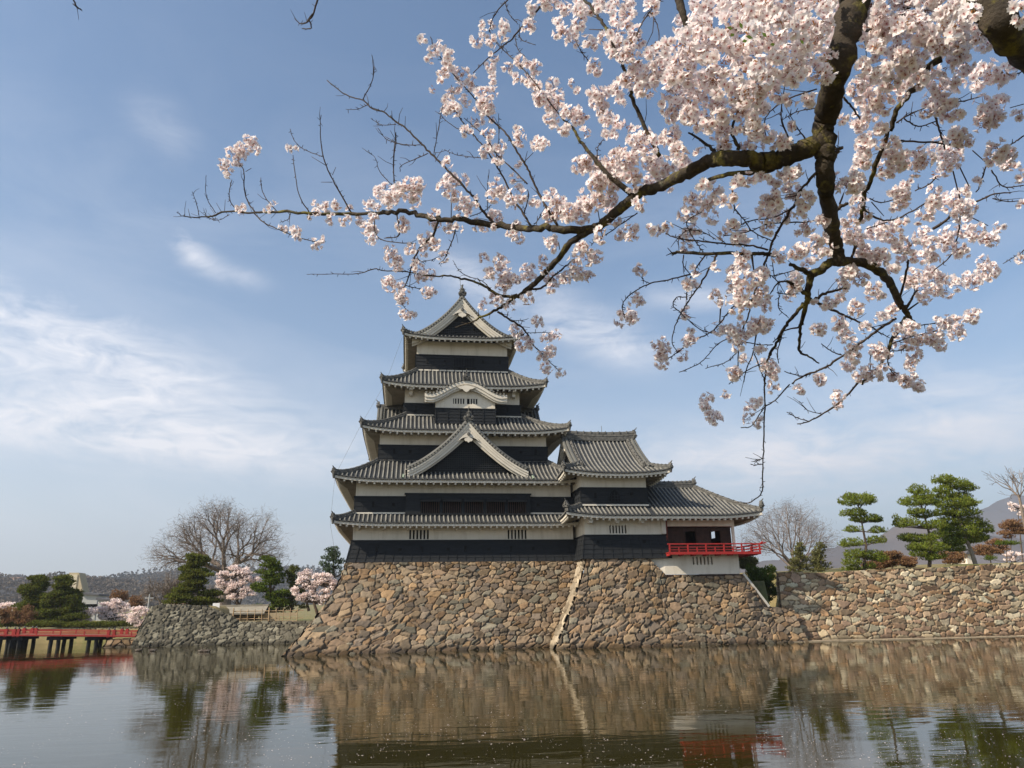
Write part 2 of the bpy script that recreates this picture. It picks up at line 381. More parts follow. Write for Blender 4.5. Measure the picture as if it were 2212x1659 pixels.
# main keep base
kb = thing('stone_rampart', 'tall sloping base of brown rubble stone under the black keep, its foot in the moat', 'stone base', (4, 57, 0))
P, c = stone_surface([(-4.45, 56.5, 6.0), (13.2, 56.5, 6.0)], [(-7.75, 50.3, -.3), (11.0, 54.4, -.3)], 3, BROWN, curve=1.5)
MB().grid(P, c).build('front_face', M_STONE, kb, True)
P2, c2 = stone_surface([(-4.45, 76, 6.0), (-4.45, 56.5, 6.0)], [(-7.75, 76, -.3), (-7.75, 50.3, -.3)], 4, BROWN, curve=1.5, res=.16)
MB().grid(P2, c2).build('side_face', M_STONE, kb)
MB().box(-4.5, 13.1, 56.45, 76, 5.7, 5.98).build('top_course', M_EARTH, kb)
# turret base
tb = thing('stone_rampart', 'sloping brown stone base with a pale edge stepping forward under the small turrets', 'stone base', (18, 55, 0))
topz = [(12.85, 54.15, 6.0), (17.6, 54.15, 6.0), (18.75, 54.15, 4.78), (24.75, 54.15, 4.72), (26.5, 54.3, 2.5), (28.6, 54.6, 2.3)]
botz = [(9.72, 51.5, -.3), (15.8, 52.1, -.3), (18.2, 52.3, -.3), (24.4, 52.7, -.3), (26.8, 53.0, -.3), (28.9, 53.3, -.3)]
P, c = stone_surface(topz, botz, 21, BROWN, curve=1.25, cw=.62, ch=.37)
MB().grid(P, c).build('front_face', M_STONE, tb, True)
P, c = stone_surface([(12.85, 57.5, 6.0), (12.85, 54.15, 6.0)], [(10.0, 56.0, -.3), (9.72, 51.5, -.3)], 22, [(.46, .38, .28), (.38, .31, .22), (.50, .42, .31), (.30, .24, .17)], curve=1.25, cw=.8, ch=.42, amp=.9)
MB().grid(P, c).build('side_face', M_STONE, tb, True)
MB().box(12.9, 17.7, 54.2, 62, 5.6, 5.97).box(17.7, 24.7, 54.2, 62, 4.2, 4.7).build('top_course', M_EARTH, tb)
cp = MB(); cp.beam((24.75, 54.05, 4.86), (26.55, 54.2, 2.5), .22, .16); cp.build('sloping_coping', M_TRIM, tb)
# long wall on the right
rw = thing('stone_wall', 'long wall of grey and brown rubble holding the grassy terrace with the pines', 'stone wall', (45, 56, 0))
tx = [28.4, 31.9, 35.3, 41.1, 48.4, 56, 80]; tz = [5.0, 4.95, 5.07, 5.23, 5.55, 5.75, 5.9]
P, c = stone_surface([(x, 55.9, z) for x, z in zip(tx, tz)], [(x-.9*(x < 30), 54.3+(x-28)*.03, -.3) for x in tx], 41, GREY, curve=1.1, cw=.68, ch=.35, amp=.9)
MB().grid(P, c).build('front_face', M_STONE, rw, True)
P, c = stone_surface([(32.3, 62, 5.0), (28.4, 55.9, 5.0)], [(31.6, 62, -.3), (27.5, 54.3, -.3)], 42, GREY, curve=1.1, cw=.7, ch=.45)
MB().grid(P, c).build('end_face', M_STONE, rw)
lw = MB()
rz = random.Random(5); x = 26.0
while x < 62:
    L = rz.uniform(1.2, 3.2); lw.box(x, x+L-.08, 53.3+(x-28)*.03, 54.4+(x-28)*.03, -.2, .05+rz.uniform(-.02, .02)); x += L
lw.build('footing_ledge', mat('ledge_stone', (.30, .24, .165), .9, .3, 2), rw)
# far left walls
fw = thing('stone_wall', 'mossy dark stone wall of the far bank, raised corner at the red bridge', 'stone wall', (-17, 70.5, 0))
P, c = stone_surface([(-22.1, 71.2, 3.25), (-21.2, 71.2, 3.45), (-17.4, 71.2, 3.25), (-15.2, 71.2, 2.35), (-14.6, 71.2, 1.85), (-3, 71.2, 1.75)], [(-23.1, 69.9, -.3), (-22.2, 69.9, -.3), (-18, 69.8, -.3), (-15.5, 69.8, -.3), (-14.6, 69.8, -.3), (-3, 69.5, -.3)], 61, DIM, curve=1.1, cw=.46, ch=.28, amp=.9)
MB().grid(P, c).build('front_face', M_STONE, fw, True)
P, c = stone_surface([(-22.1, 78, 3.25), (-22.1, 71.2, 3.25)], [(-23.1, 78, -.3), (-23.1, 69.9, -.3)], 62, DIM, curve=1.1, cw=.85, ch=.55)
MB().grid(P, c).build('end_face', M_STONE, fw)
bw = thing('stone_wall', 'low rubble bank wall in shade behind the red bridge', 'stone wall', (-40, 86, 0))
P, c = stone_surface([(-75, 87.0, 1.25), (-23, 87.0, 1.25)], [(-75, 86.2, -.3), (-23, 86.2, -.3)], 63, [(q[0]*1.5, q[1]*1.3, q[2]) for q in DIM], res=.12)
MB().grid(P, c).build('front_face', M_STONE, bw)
ab = thing('stone_abutment', 'rubble abutment at the right end of the red bridge', 'abutment', (-23.5, 71, 0))
P, c = stone_surface([(-25.2, 71.0, .62), (-22.6, 70.9, .62)], [(-25.6, 70.2, -.3), (-22.3, 70.2, -.3)], 64, BROWN, cw=.7, ch=.4)
MB().grid(P, c).box(-25.2, -22.2, 70.95, 74.5, -.3, .6, c=(.2, .17, .13)).build('rubble', M_STONE, ab)

# ------------------------------------------------------------------ japanese tiled roofs
TILE_PAN = (.036, .039, .043); TILE_RIB = (.25, .24, .21); PIT = .33
class Frame:                                                   # local frame (centre, quarter turns) -> world
    def __init__(s, cx, cy, rot=0): s.cx = cx; s.cy = cy; s.r = rot; s.c = math.cos(rot); s.s = math.sin(rot)
    def __call__(s, P):
        P = np.asarray(P, float); o = P.copy()
        o[..., 0] = s.cx+P[..., 0]*s.c-P[..., 1]*s.s; o[..., 1] = s.cy+P[..., 0]*s.s+P[..., 1]*s.c
        return o
def prof(q, c): return (1-c)*q+c*q*q
def liftf(e, Lf, reach=3.6): return .56*Lf*np.clip(1-e/reach, 0, 1)**1.9
def slope(mb, fr, A, d_along, d_in, L, z_of_w, w0, w1, hipL, hipR, Lf, Dl, endL=True, endR=True):
    """a tiled slope: A = eave corner (local x, y), along and inward unit vectors; z_of_w(w) height; clipped by hips (run along per unit inward)"""
    k0 = int(math.floor(L/PIT)); off = (L-k0*PIT)/2
    fr_ = [0, .26, .32, .41, .5, .59, .68, .74]; hh = [0, 0, .55, .92, 1, .92, .55, 0]; S = []; Hh = []
    S.append(0.0); Hh.append(0.0)
    for k in range(k0):
        for a, h in zip(fr_, hh): S.append(off+(k+a)*PIT); Hh.append(h)
    S.append(L); Hh.append(0.0); S = np.array(S); Hh = np.array(Hh)
    m = np.full(S.shape, float(w1))
    if hipL: m = np.minimum(m, S/hipL)
    if hipR: m = np.minimum(m, (L-S)/hipR)
    tl = .31; rows = [];
    kk = 0
    while w0+kk*tl < w1: rows.append((w0+kk*tl, .028)); rows.append((min(w1, w0+(kk+1)*tl)-.012, 0.0)); kk += 1
    rows = [(w0-.0, -.07)]+rows
    e = np.full(S.shape, 99.)
    if endL: e = np.minimum(e, S)
    if endR: e = np.minimum(e, L-S)
    lift = liftf(e, Lf)
    P = np.zeros((len(rows), len(S), 3)); C = np.zeros_like(P)
    jit = np.repeat(nr.rand(k0+2), 8)[:len(S)]
    for i, (ww, dz) in enumerate(rows):
        wc = np.minimum(np.maximum(m, 0), ww)
        x = A[0]+d_along[0]*S+d_in[0]*wc; y = A[1]+d_along[1]*S+d_in[1]*wc
        z = z_of_w(wc)+lift*np.clip(1-wc/Dl, 0, 1)**1.6+dz*(.6+.4*Hh)+Hh*.105+(0 if i else -.03)
        P[i] = np.stack([x, y, z], -1)
        tone = (.8+.4*nr.rand(len(S)))[:, None]
        C[i] = np.array(TILE_PAN)*(1-Hh[:, None]) + np.array(TILE_RIB)*Hh[:, None]*tone
        if i == 0: C[i] = np.array((.05, .05, .05))*(1-Hh[:, None])+np.array((.20, .19, .17))*Hh[:, None]
    mb.grid(fr(P), C)
SOF = []
def eave(mb, fr, A, d_along, d_in, L, ze, Lf, over, endL=True, endR=True, raf=.5, rise=.35, bw_=.13):
    """white fascia under the tile edge, soffit and rafters running in to the wall"""
    A = np.array(A, float); al = np.array(d_along, float); di = np.array(d_in, float)
    S = np.linspace(0, L, max(int(L/.4), 2)); e = np.full(S.shape, 99.)
    if endL: e = np.minimum(e, S)
    if endR: e = np.minimum(e, L-S)
    lf = liftf(e, Lf)
    def row(win, dz):
        w_ = np.minimum(win, np.where(e < 50, e, 99)); q = A+al*S[:, None]+di*w_[:, None]
        return np.concatenate([q, (ze+lf+dz)[:, None]], 1)
    mb.grid(fr(np.stack([row(.10, -.07), row(.10, -.25), row(.22, -.26), row(.22, -.10)])), None)       # fascia
    q1 = row(over, -.22+rise); q1[:, 2] -= lf*.9
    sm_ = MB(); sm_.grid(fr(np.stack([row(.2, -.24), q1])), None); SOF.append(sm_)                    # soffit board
    n = int(L/raf)
    for k in range(n+1):
        s = (L-n*raf)/2+k*raf; ee = min(s if endL else 99, L-s if endR else 99); l = float(liftf(np.array(ee), Lf))
        ov = min(over, ee)
        if ov < .3: continue
        a = A+al*s+di*.16; b_ = A+al*s+di*ov
        a3 = fr(np.array([a[0], a[1], ze+l-.32])); b3 = fr(np.array([b_[0], b_[1], ze+l*(1-ov/over*.9)-.32+rise*ov/over]))
        m3 = a3+(b3-a3)*.22; mb.beam(a3, m3, bw_, .15); sm_.beam(m3, b3, bw_, .149)
def flush_eave(mb, ro):
    e = mb.build('eave', M_TRIM, ro)
    q = MB()
    for m_ in SOF:
        off = q.n; q.v += m_.v; q.c += m_.c; q.q += [a+off for a in m_.q]; q.t += [a+off for a in m_.t]; q.n += m_.n
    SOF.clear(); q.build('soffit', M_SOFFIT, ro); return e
def ridge_bar(mb, fr, pts, wd=.24, ht=.28, tip=True):
    """stacked ridge of tiles following pts (local x, y, z of the tile surface), bulging cap, end ornament at the first point"""
    P = fr(np.array(pts, float)); T = np.gradient(P, axis=0); T[:, 2] = 0; T /= np.linalg.norm(T, axis=1)[:, None]+1e-9
    sd = np.stack([-T[:, 1], T[:, 0], 0*T[:, 0]], -1); rings = []
    for p, s in zip(P, sd):
        rings.append([p+s*a*wd/2+np.array([0, 0, h*ht]) for a, h in ((-1.15, -.25), (-1.1, .45), (-1.25, .5), (-.8, .62), (-.75, .9), (-.45, 1.12), (0, 1.2), (.45, 1.12), (.75, .9), (.8, .62), (1.25, .5), (1.1, .45), (1.15, -.25))])
    mb.loft(rings)
    for a in np.arange(len(P)-1):                              # lap joints
        seg = P[a+1]-P[a]; L = np.linalg.norm(seg); k = max(int(L/.35), 1)
        for j in range(k):
            p = P[a]+seg*j/k; mb.beam(p+np.array([0, 0, ht*1.05]), p+seg/L*.05+np.array([0, 0, ht*1.05]), wd*.95, ht*.38)
def ornament(mb, p, d, size=.42):                              # demon-face end tile: shield with scroll shoulders and a curled tip
    p = np.array(p, float); d = np.array(d, float); d[2] = 0; d /= np.linalg.norm(d); s = np.array([-d[1], d[0], 0]); u = np.array([0, 0, 1.])
    prf = [(-.62, -.35), (-.75, .05), (-.55, .35), (-.42, .30), (-.40, .62), (-.15, .95), (0, 1.12), (.15, .95), (.40, .62), (.42, .30), (.55, .35), (.75, .05), (.62, -.35)]
    fr0 = [p+d*.10+s*a*size+u*b*size for a, b in prf]; bk = [p-d*.12+s*a*size+u*b*size for a, b in prf]
    k = len(prf); mb.add(fr0+bk, [(i, (i+1) % k, k+(i+1) % k, k+i) for i in range(k)], [(0, m+1, m) for m in range(1, k-1)]+[(k, k+m, k+m+1) for m in range(1, k-1)])
    a = np.arange(9)*2*math.pi/9
    for ox, oz, r in ((0, .3, .27), (-.45, .02, .17), (.45, .02, .17), (0, .74, .15)):
        c = p+d*.12+s*ox*size+u*oz*size
        mb.loft([[c+s*math.cos(q)*r*size+u*math.sin(q)*r*size for q in a], [c+d*.07+s*math.cos(q)*r*size*.6+u*math.sin(q)*r*size*.6 for q in a]])
    mb.tube([p+u*size*1.0, p+d*size*.3+u*size*1.25, p+d*size*.55+u*size*1.55], [.05, .045, .02], 6)
def tiered_roof(parent, cx, cy, ox, oy, ze, ix, iy, zt, Lf, c=.3, sides='FLRB', raf=.5, label=None):
    fr = Frame(cx, cy); D = oy-iy; Dx = ox-ix; H = zt-ze
    zf = lambda w_: ze+H*prof(w_/D, c); zx = lambda w_: ze+H*prof(w_/Dx, c)
    tb_ = MB(); eb = MB()
    if 'F' in sides: slope(tb_, fr, (-ox, -oy), (1, 0), (0, 1), 2*ox, zf, 0, D, Dx/D, Dx/D, Lf, D); eave(eb, fr, (-ox, -oy), (1, 0), (0, 1), 2*ox, ze, Lf, D*.98, raf=raf)
    if 'B' in sides: slope(tb_, fr, (ox, oy), (-1, 0), (0, -1), 2*ox, zf, 0, D, Dx/D, Dx/D, Lf, D)
    if 'L' in sides: slope(tb_, fr, (-ox, oy), (0, -1), (1, 0), 2*oy, zx, 0, Dx, D/Dx, D/Dx, Lf, Dx); eave(eb, fr, (-ox, oy), (0, -1), (1, 0), 2*oy, ze, Lf, Dx*.98, raf=raf*.6)
    if 'R' in sides: slope(tb_, fr, (ox, -oy), (0, 1), (-1, 0), 2*oy, zx, 0, Dx, D/Dx, D/Dx, Lf, Dx); eave(eb, fr, (ox, -oy), (0, 1), (-1, 0), 2*oy, ze, Lf, Dx*.98, raf=raf*.6)
    ro = tb_.build('roof', M_TILE, parent); flush_eave(eb, ro)
    for sx_, sy_ in ((-1, -1), (1, -1), (-1, 1), (1, 1)):
        if sy_ > 0 and 'B' not in sides: continue
        rb = MB(); pts = []
        for q in np.linspace(0.0, 1, 9):
            l = float(liftf(q*min(D, Dx), Lf))*(1-q)**1.6
            pts.append((sx_*(ox-Dx*q), sy_*(oy-D*q), ze+H*prof(q, c)+l+.02))
        pts[0] = (pts[0][0]*1.0, pts[0][1], pts[0][2]+.05)
        ridge_bar(rb, fr, pts); p0 = fr(np.array(pts[0])); ornament(rb, p0+np.array([0, 0, .1]), np.array([sx_*Dx, sy_*D, 0]), .28)
        for j in range(4):                                     # hanging bell and tile stack below the corner
            rb.tube([p0+np.array([0, 0, -.02-.10*j]), p0+np.array([0, 0, -.10-.10*j])], .13-.02*j, 8)
        rb.build('hip_ridge', M_RIDGE, ro)
    nb = MB()                                                  # plaster line where the tiles meet the wall
    for a, b_ in (((-ix, -iy), (ix, -iy)), ((-ix, iy), (-ix, -iy)), ((ix, -iy), (ix, iy))):
        nb.beam(fr(np.array([a[0]*1.005, a[1]*1.005, zt+.03])), fr(np.array([b_[0]*1.005, b_[1]*1.005, zt+.03])), .20, .12)
    nb.build('flashing', M_TRIM, ro)
    return ro
def gable_roof(parent, cx, cy, rot, ox, oy, ze, zr, c, wg, verge, Lf, raf=.5, barge_t=.5, both=True, ridge_over=.0):
    """irimoya: ridge along local y, gables facing -y (and +y)"""
    fr = Frame(cx, cy, rot); H = zr-ze; zf = lambda w_: ze+H*prof(w_/ox, c)
    tb_ = MB(); eb = MB(); yg = oy-wg+verge                    # half length of upper roof
    for sgn, A, al, di in ((-1, (-ox, oy), (0, -1), (1, 0)), (1, (ox, -oy), (0, 1), (-1, 0))):
        slope(tb_, fr, A, al, di, 2*oy, zf, 0, wg, 1, 1, Lf, 2.2)
        eave(eb, fr, A, al, di, 2*oy, ze, Lf, 1.25, raf=raf*.7)
        A2 = (A[0], yg*(1 if A[1] > 0 else -1))
        slope(tb_, fr, A2, al, di, 2*yg, zf, wg-.02, ox, 0, 0, 0, 1, False, False)
    for A, al, di in (((-ox, -oy), (1, 0), (0, 1)), ((ox, oy), (-1, 0), (0, -1))):
        slope(tb_, fr, A, al, di, 2*ox, zf, 0, wg+verge*.5, 1, 1, Lf, 2.2)
        eave(eb, fr, A, al, di, 2*ox, ze, Lf, 1.25, raf=raf)
    ro = tb_.build('roof', M_TILE, parent); flush_eave(eb, ro)
    for sx_ in (-1, 1):
        for sy_ in (-1, 1):
            rb = MB(); pts = []
            for q in np.linspace(0, 1, 8):
                w_ = q*(wg+.1); l = float(liftf(w_, Lf))*(1-w_/2.2)**1.6
                pts.append((sx_*(ox-w_), sy_*(oy-w_), float(zf(w_))+l+.04))
            ridge_bar(rb, fr, pts); p0 = fr(np.array(pts[0])); dd = fr(np.array([sx_, sy_, 0.]))-fr(np.zeros(3)); ornament(rb, p0+np.array([0, 0, .1]), dd, .32)
            for j in range(3): rb.tube([p0+np.array([0, 0, -.02-.10*j]), p0+np.array([0, 0, -.10-.10*j])], .13-.02*j, 8)
            rb.build('hip_ridge', M_RIDGE, ro)
            rb = MB(); pts = []                                # descending ridge beside the verge
            for q in np.linspace(0, 1, 9):
                w_ = wg*.75+(ox-wg*.75)*q; pts.append((sx_*(ox-w_), sy_*(yg-.62), float(zf(w_))+.05))
            ridge_bar(rb, fr, pts, .24, .26); p0 = fr(np.array(pts[0])); dd = fr(np.array([sx_*1., 0, 0.]))-fr(np.zeros(3)); ornament(rb, p0, dd, .28)
            rb.build('descending_ridge', M_RIDGE, ro)
    rb = MB(); ys_ = np.linspace(-yg-ridge_over, yg+ridge_over, 11)
    ridge_bar(rb, fr, [(0, y, zr+.10+.14*abs(y/yg)**3) for y in ys_], .36, .55)
    for sy_ in (-1, 1):
        p0 = fr(np.array([0, sy_*(yg+ridge_over), zr+.42])); dd = fr(np.array([0, sy_*1., 0]))-fr(np.zeros(3)); ornament(rb, p0, dd, .5)
    rb.build('main_ridge', M_RIDGE, ro)
    for sy_ in (-1, 1) if both else (-1,):
        gable_face(ro, fr, sy_, yg, oy-wg, ox, wg, zf, barge_t, zr)
    return ro
def gable_face(ro, fr, sy_, yv, yw, ox, wg, zf, bt, zr, lat=True):
    """barge boards, verge tiles, pendant and lattice wall of a gable, in the local frame facing sy_*y"""
    ws = np.linspace(wg*.55, ox, 19)
    top = [(-(ox-w_), float(zf(w_))-.02) for w_ in ws]; full = top+[(-a, b_) for a, b_ in top[::-1][1:]]
    def off(poly, d):
        o = []
        for i, (x, z) in enumerate(poly):
            f = max(0, 1-abs(x)/(ox-ws[0])); o.append((x*(1-.0*d), z-d*(.86+.5*f**3)))
        return o
    def band(d0, d1, ya, yb):
        a = off(full, d0); b_ = off(full, d1)
        A = np.array([(x, sy_*ya, z) for x, z in a]); B = np.array([(x, sy_*ya, z) for x, z in b_]); C = B.copy(); C[:, 1] = sy_*yb; Dd = A.copy(); Dd[:, 1] = sy_*yb
        return fr(np.stack([A, B, C, Dd, A]))
    bb = MB(); bb.grid(band(.02, bt, yv-.10, yv-.24)); bb.grid(band(.02, bt*.62, yv-.04, yv-.12)); bb.grid(band(.02, bt*.30, yv+.02, yv-.06))
    bb.grid(band(bt*.96, bt*1.25, yv-.28, yv-.40)); bb.build('barge_board', M_TRIM, ro)
    vb = MB(); acc = 0; last = None
    for (x, z) in full:                                        # verge tile ends along the barge
        pass
    xs_ = np.array([q[0] for q in full]); zs_ = np.array([q[1] for q in full]); Ls = np.concatenate([[0], np.cumsum(np.hypot(np.diff(xs_), np.diff(zs_)))])
    for s_ in np.arange(.1, Ls[-1], .27):
        x = np.interp(s_, Ls, xs_); z = np.interp(s_, Ls, zs_); a0 = fr(np.array([x, sy_*(yv+.09), z+.10])); a1 = fr(np.array([x, sy_*(yv-.55), z+.13]))
        vb.tube([a0, a1], .095, 6, c=TILE_RIB)
    for d_, r_ in ((.0, .11), (-.26, .12)):
        vb.tube([fr(np.array([x, sy_*(yv-.02+d_), z+.20+abs(d_)*.3])) for x, z in full], r_, 6, c=(.12, .12, .11))
    vb.build('verge_tiles', M_TILE, ro)
    wb = MB(); bot = float(zf(wg*.8))-.3
    poly = [(x, z-bt*.9) for x, z in full]
    A = np.array([(x, sy_*(yw), z) for x, z in poly]); B = A.copy(); B[:, 2] = np.minimum(bot, A[:, 2]-.01); wb.grid(fr(np.stack([A, B])))
    ww = wb.build('gable_wall', M_BLACK, ro)
    if lat:
        lb_ = MB(); zt_ = zf(ox)-bt-.35
        def zlim(x): return float(np.interp(x, xs_, zs_))-bt-.1
        half = (ox-wg)*.86
        for x in np.arange(-half, half, .17):
            if zlim(x) > bot+.15: lb_.beam(fr(np.array([x, sy_*(yw+.05), bot])), fr(np.array([x, sy_*(yw+.05), zlim(x)])), .05, .05)
        for z in np.arange(bot+.1, zt_, .17):
            xx = [x for x in np.linspace(-half, half, 41) if zlim(x) > z]
            if len(xx) > 1: lb_.beam(fr(np.array([xx[0], sy_*(yw+.09), z])), fr(np.array([xx[-1], sy_*(yw+.09), z])), .05, .05)
        lb_.build('lattice', M_LATTICE, ww)
    pb = MB(); zc = float(zf(ox))-bt*1.75; k = bt*1.1           # gegyo pendant with scrolls
    prf = [(0, -.78), (.16, -.62), (.34, -.60), (.44, -.40), (.36, -.22), (.50, -.20), (.78, -.34), (.95, -.52), (1.15, -.62), (.85, -.22), (.5, .12), (.2, .35), (0, .5)]
    prf = prf+[(-a, b_) for a, b_ in prf[::-1][1:-1]]; y0 = sy_*(yv-.02)
    ring0 = [(a*k, y0, zc+b_*k*.9) for a, b_ in prf]; ring1 = [(a*k, y0-sy_*.12, zc+b_*k*.9) for a, b_ in prf]; n = len(prf)
    v = fr(np.array(ring0+ring1+[(0, y0, zc-.1*k)]))
    pb.add(v, [(i, (i+1) % n, n+(i+1) % n, n+i) for i in range(n)], [(2*n, i, (i+1) % n) for i in range(n)]+[(2*n, (i+1) % n, i) for i in range(n)])
    pd = pb.build('pendant', M_TRIM, ro)
    hb_ = MB(); a = np.arange(6)*math.pi/3+.5
    c0 = np.array([[math.cos(q)*k*.2, y0+sy_*.03, zc+.22*k+math.sin(q)*k*.2] for q in a]); c1 = c0.copy(); c1[:, 1] += sy_*.08; c1[:, 0] *= .6
    hb_.loft([fr(c0), fr(c1)]); hb_.build('boss', M_RIDGE, ro)
# ------------------------------------------------------------------ storeys
def quad_wall(mb, y, x0, x1, z0, z1, holes, depth=.28):
    """front wall at y facing -y with rectangular holes and reveals"""
    xs_ = sorted({x0, x1, *[h[0] for h in holes], *[h[1] for h in holes]}); zs_ = sorted({z0, z1, *[h[2] for h in holes], *[h[3] for h in holes]})
    for a, b_ in zip(xs_, xs_[1:]):
        for c_, d in zip(zs_, zs_[1:]):
            mx, mz = (a+b_)/2, (c_+d)/2
            if any(h[0] < mx < h[1] and h[2] < mz < h[3] for h in holes): continue
            mb.add([(a, y, c_), (b_, y, c_), (b_, y, d), (a, y, d)], [(0, 1, 2, 3)])
    for h in holes:
        a, b_, c_, d = h
        mb.add([(a, y, c_), (b_, y, c_), (b_, y, d), (a, y, d), (a, y+depth, c_), (b_, y+depth, c_), (b_, y+depth, d), (a, y+depth, d)], [(0, 4, 5, 1), (1, 5, 6, 2), (2, 6, 7, 3), (3, 7, 4, 0)])
def storey(parent, x0, x1, y0, y1, z0, zb, z1, flare=0., win=(), loops=(), batt=.62):
    """plaster walls with black weatherboards below; win: barred openings (x0,x1,z0,z1,nbars)"""
    pb = MB(); quad_wall(pb, y0, x0, x1, zb-.1, z1, [q[:4] for q in win])
    pb.add([(x0, y1, zb-.1), (x0, y0, zb-.1), (x0, y0, z1), (x0, y1, z1)], [(0, 1, 2, 3)])
    pb.add([(x1, y0, zb-.1), (x1, y1, zb-.1), (x1, y1, z1), (x1, y0, z1)], [(0, 1, 2, 3)])
    pb.add([(x1, y1, zb-.1), (x0, y1, zb-.1), (x0, y1, z1), (x1, y1, z1)], [(0, 1, 2, 3)])
    pw = pb.build('plaster_wall', M_PLASTER, parent)
    for q in win:
        dk = MB(); dk.box(q[0]-.05, q[1]+.05, y0+.22, y0+.3, q[2]-.05, q[3]+.05); wo_ = dk.build('window', M_DARK, pw)
        br = MB(); n = q[4]; wd = (q[1]-q[0])/(2*n+1)
        for k in range(n): xb = q[0]+wd*(2*k+1); br.box(xb, xb+wd, y0+.02, y0+.16, q[2]-.01, q[3]+.01)
        br.build('window_bars', M_TRIM, wo_)
    bb = MB(); e = .07; nz = max(int((zb-z0)/.30), 3); zz = np.linspace(z0, zb, nz+1)
    def outl(z):
        f = e+flare*((zb-z)/(zb-z0))**1.3; return [(x0-f, y0-f), (x1+f, y0-f), (x1+f, y1+f), (x0-f, y1+f)]
    rows = []
    for i in range(nz):                                        # lapped boards, each a little proud at its foot
        for z, d in ((zz[i], .030), (zz[i+1], 0.0)):
            o = outl(z); cx_, cy_ = (x0+x1)/2, (y0+y1)/2
            rows.append([(x+math.copysign(d, x-cx_), y+math.copysign(d, y-cy_), z) for x, y in o+o[:1]])
    bb.grid(np.array(rows), flip=False)
    o = outl(z0); bb.add([(x, y, z0+.01) for x, y in o], [(3, 2, 1, 0)])
    o = outl(zb); bb.add([(x, y, zb-.002) for x, y in o], [(0, 1, 2, 3)])
    f0 = e+flare
    for k in range(int((x1-x0)/batt)+1):                      # battens
        x = x0+(x1-x0)*k/int((x1-x0)/batt)
        s_ = (x-(x0+x1)/2)/((x1-x0)/2); bb.beam((x+s_*f0, y0-f0-.03, z0), (x+s_*e, y0-e-.01, zb), .05, .022, up=(0, -1, 0))
    for k in range(int((y1-y0)/batt)+1):
        y = y0+(y1-y0)*k/int((y1-y0)/batt)
        bb.beam((x0-f0-.03, y, z0), (x0-e-.01, y, zb), .05, .022, up=(-1, 0, 0))
    bb.box(x0-e-.06, x1+e+.06, y0-e-.05, y0-e+.02, zb-.09, zb+.015)
    bb.box(x0-e-.06, x0-e+.02, y0-e, y1, zb-.09, zb+.015)
    cl = bb.build('weatherboards', M_BLACK, pw)
    for (x, z, w_, h) in loops:
        f = e+flare*((zb-z)/(zb-z0))**1.3
        lb_ = MB(); lb_.box(x-w_/2-.04, x+w_/2+.04, y0-f-.06, y0-f+.05, z-h/2-.04, z+h/2+.04); lo = lb_.build('loophole', M_BLACK, cl)
        l2 = MB(); l2.box(x-w_/2, x+w_/2, y0-f-.066, y0-f, z-h/2, z+h/2); l2.build('loophole_slot', M_DARK, cl)
    return pw

# ------------------------------------------------------------------ the black keep
CX, CY = 4.25, 65.0
keep = thing('castle_keep', 'black and white five-roofed castle keep with stacked grey tiled roofs and two front gables', 'castle', (CX, CY, 5.95))
storey(keep, CX-8.35, CX+8.35, CY-8, CY+8, 6.02, 7.65, 9.0, .34, win=[(.05, 1.5, 7.72, 8.42, 5), (7.5, 8.95, 7.72, 8.42, 5)],
       loops=[(-2.3, 6.95, .16, .45), (-.6, 6.95, .2, .2), (1.0, 6.95, .16, .45), (2.95, 6.95, .2, .2), (4.25, 6.95, .16, .45), (6.0, 6.95, .2, .2), (7.7, 6.95, .16, .45), (9.4, 7.0, .2, .2)])
for x in np.arange(-3.7, 12.4, 1.82): MB().prism([(x-.14, 8.98), (x+.14, 8.98), (x+.14, 8.55), (x+.06, 8.38), (x-.06, 8.38), (x-.14, 8.55)], 56.5, 57.02).build('bracket', M_TRIM, keep)
r1 = tiered_roof(keep, CX, CY, 9.75, 9.3, 8.82, 8.28, 7.98, 9.62, .42, raf=.46)
storey(keep, CX-8.28, CX+8.28, CY-7.98, CY+7.98, 9.45, 10.92, 12.25, loops=[(-2.7, 10.3, .16, .42), (-1.2, 10.3, .2, .2), (9.9, 10.3, .2, .2)])
# projecting shutter bay on the second storey
by = MB(); holes = [(.85+1.66*k, .85+1.66*k+1.42, 9.62, 10.52) for k in range(5)]
quad_wall(by, 56.62, -.30, 9.25, 9.5, 11.05, holes, .3)
by.add([(-.30, 57, 9.5), (-.30, 56.62, 9.5), (-.30, 56.62, 11.05), (-.30, 57, 11.05)], [(0, 1, 2, 3)]).add([(9.25, 56.62, 9.5), (9.25, 57, 9.5), (9.25, 57, 11.05), (9.25, 56.62, 11.05)], [(0, 1, 2, 3)])
by.box(-.38, 9.33, 56.54, 57.03, 11.05, 11.13)
bay = by.build('shutter_bay', M_BLACK, keep)
for h in holes:
    db = MB(); db.box(h[0]-.02, h[1]+.02, 56.88, 56.93, h[2]-.02, h[3]+.02); dd = db.build('window', M_DARK, bay)
    bb = MB()
    for k in range(9): xb = h[0]+.06+k*(h[1]-h[0]-.12)/8; bb.box(xb-.035, xb+.035, 56.74, 56.81, h[2], h[3])
    bb.build('window_bars', M_RUSSET, dd)
    sh = MB(); sh.beam(((h[0]), 56.30, 10.46), ((h[1]), 56.30, 10.46), .05, .05); sh.add([(h[0]-.03, 56.60, 10.74), (h[1]+.03, 56.60, 10.74), (h[1]+.03, 56.26, 10.50), (h[0]-.03, 56.26, 10.50)], [(0, 3, 2, 1)]).add([(h[0]-.03, 56.60, 10.71), (h[1]+.03, 56.60, 10.71), (h[1]+.03, 56.26, 10.47), (h[0]-.03, 56.26, 10.47)], [(0, 1, 2, 3)])
    sh.build('propped_shutter', M_BLACK, bay)
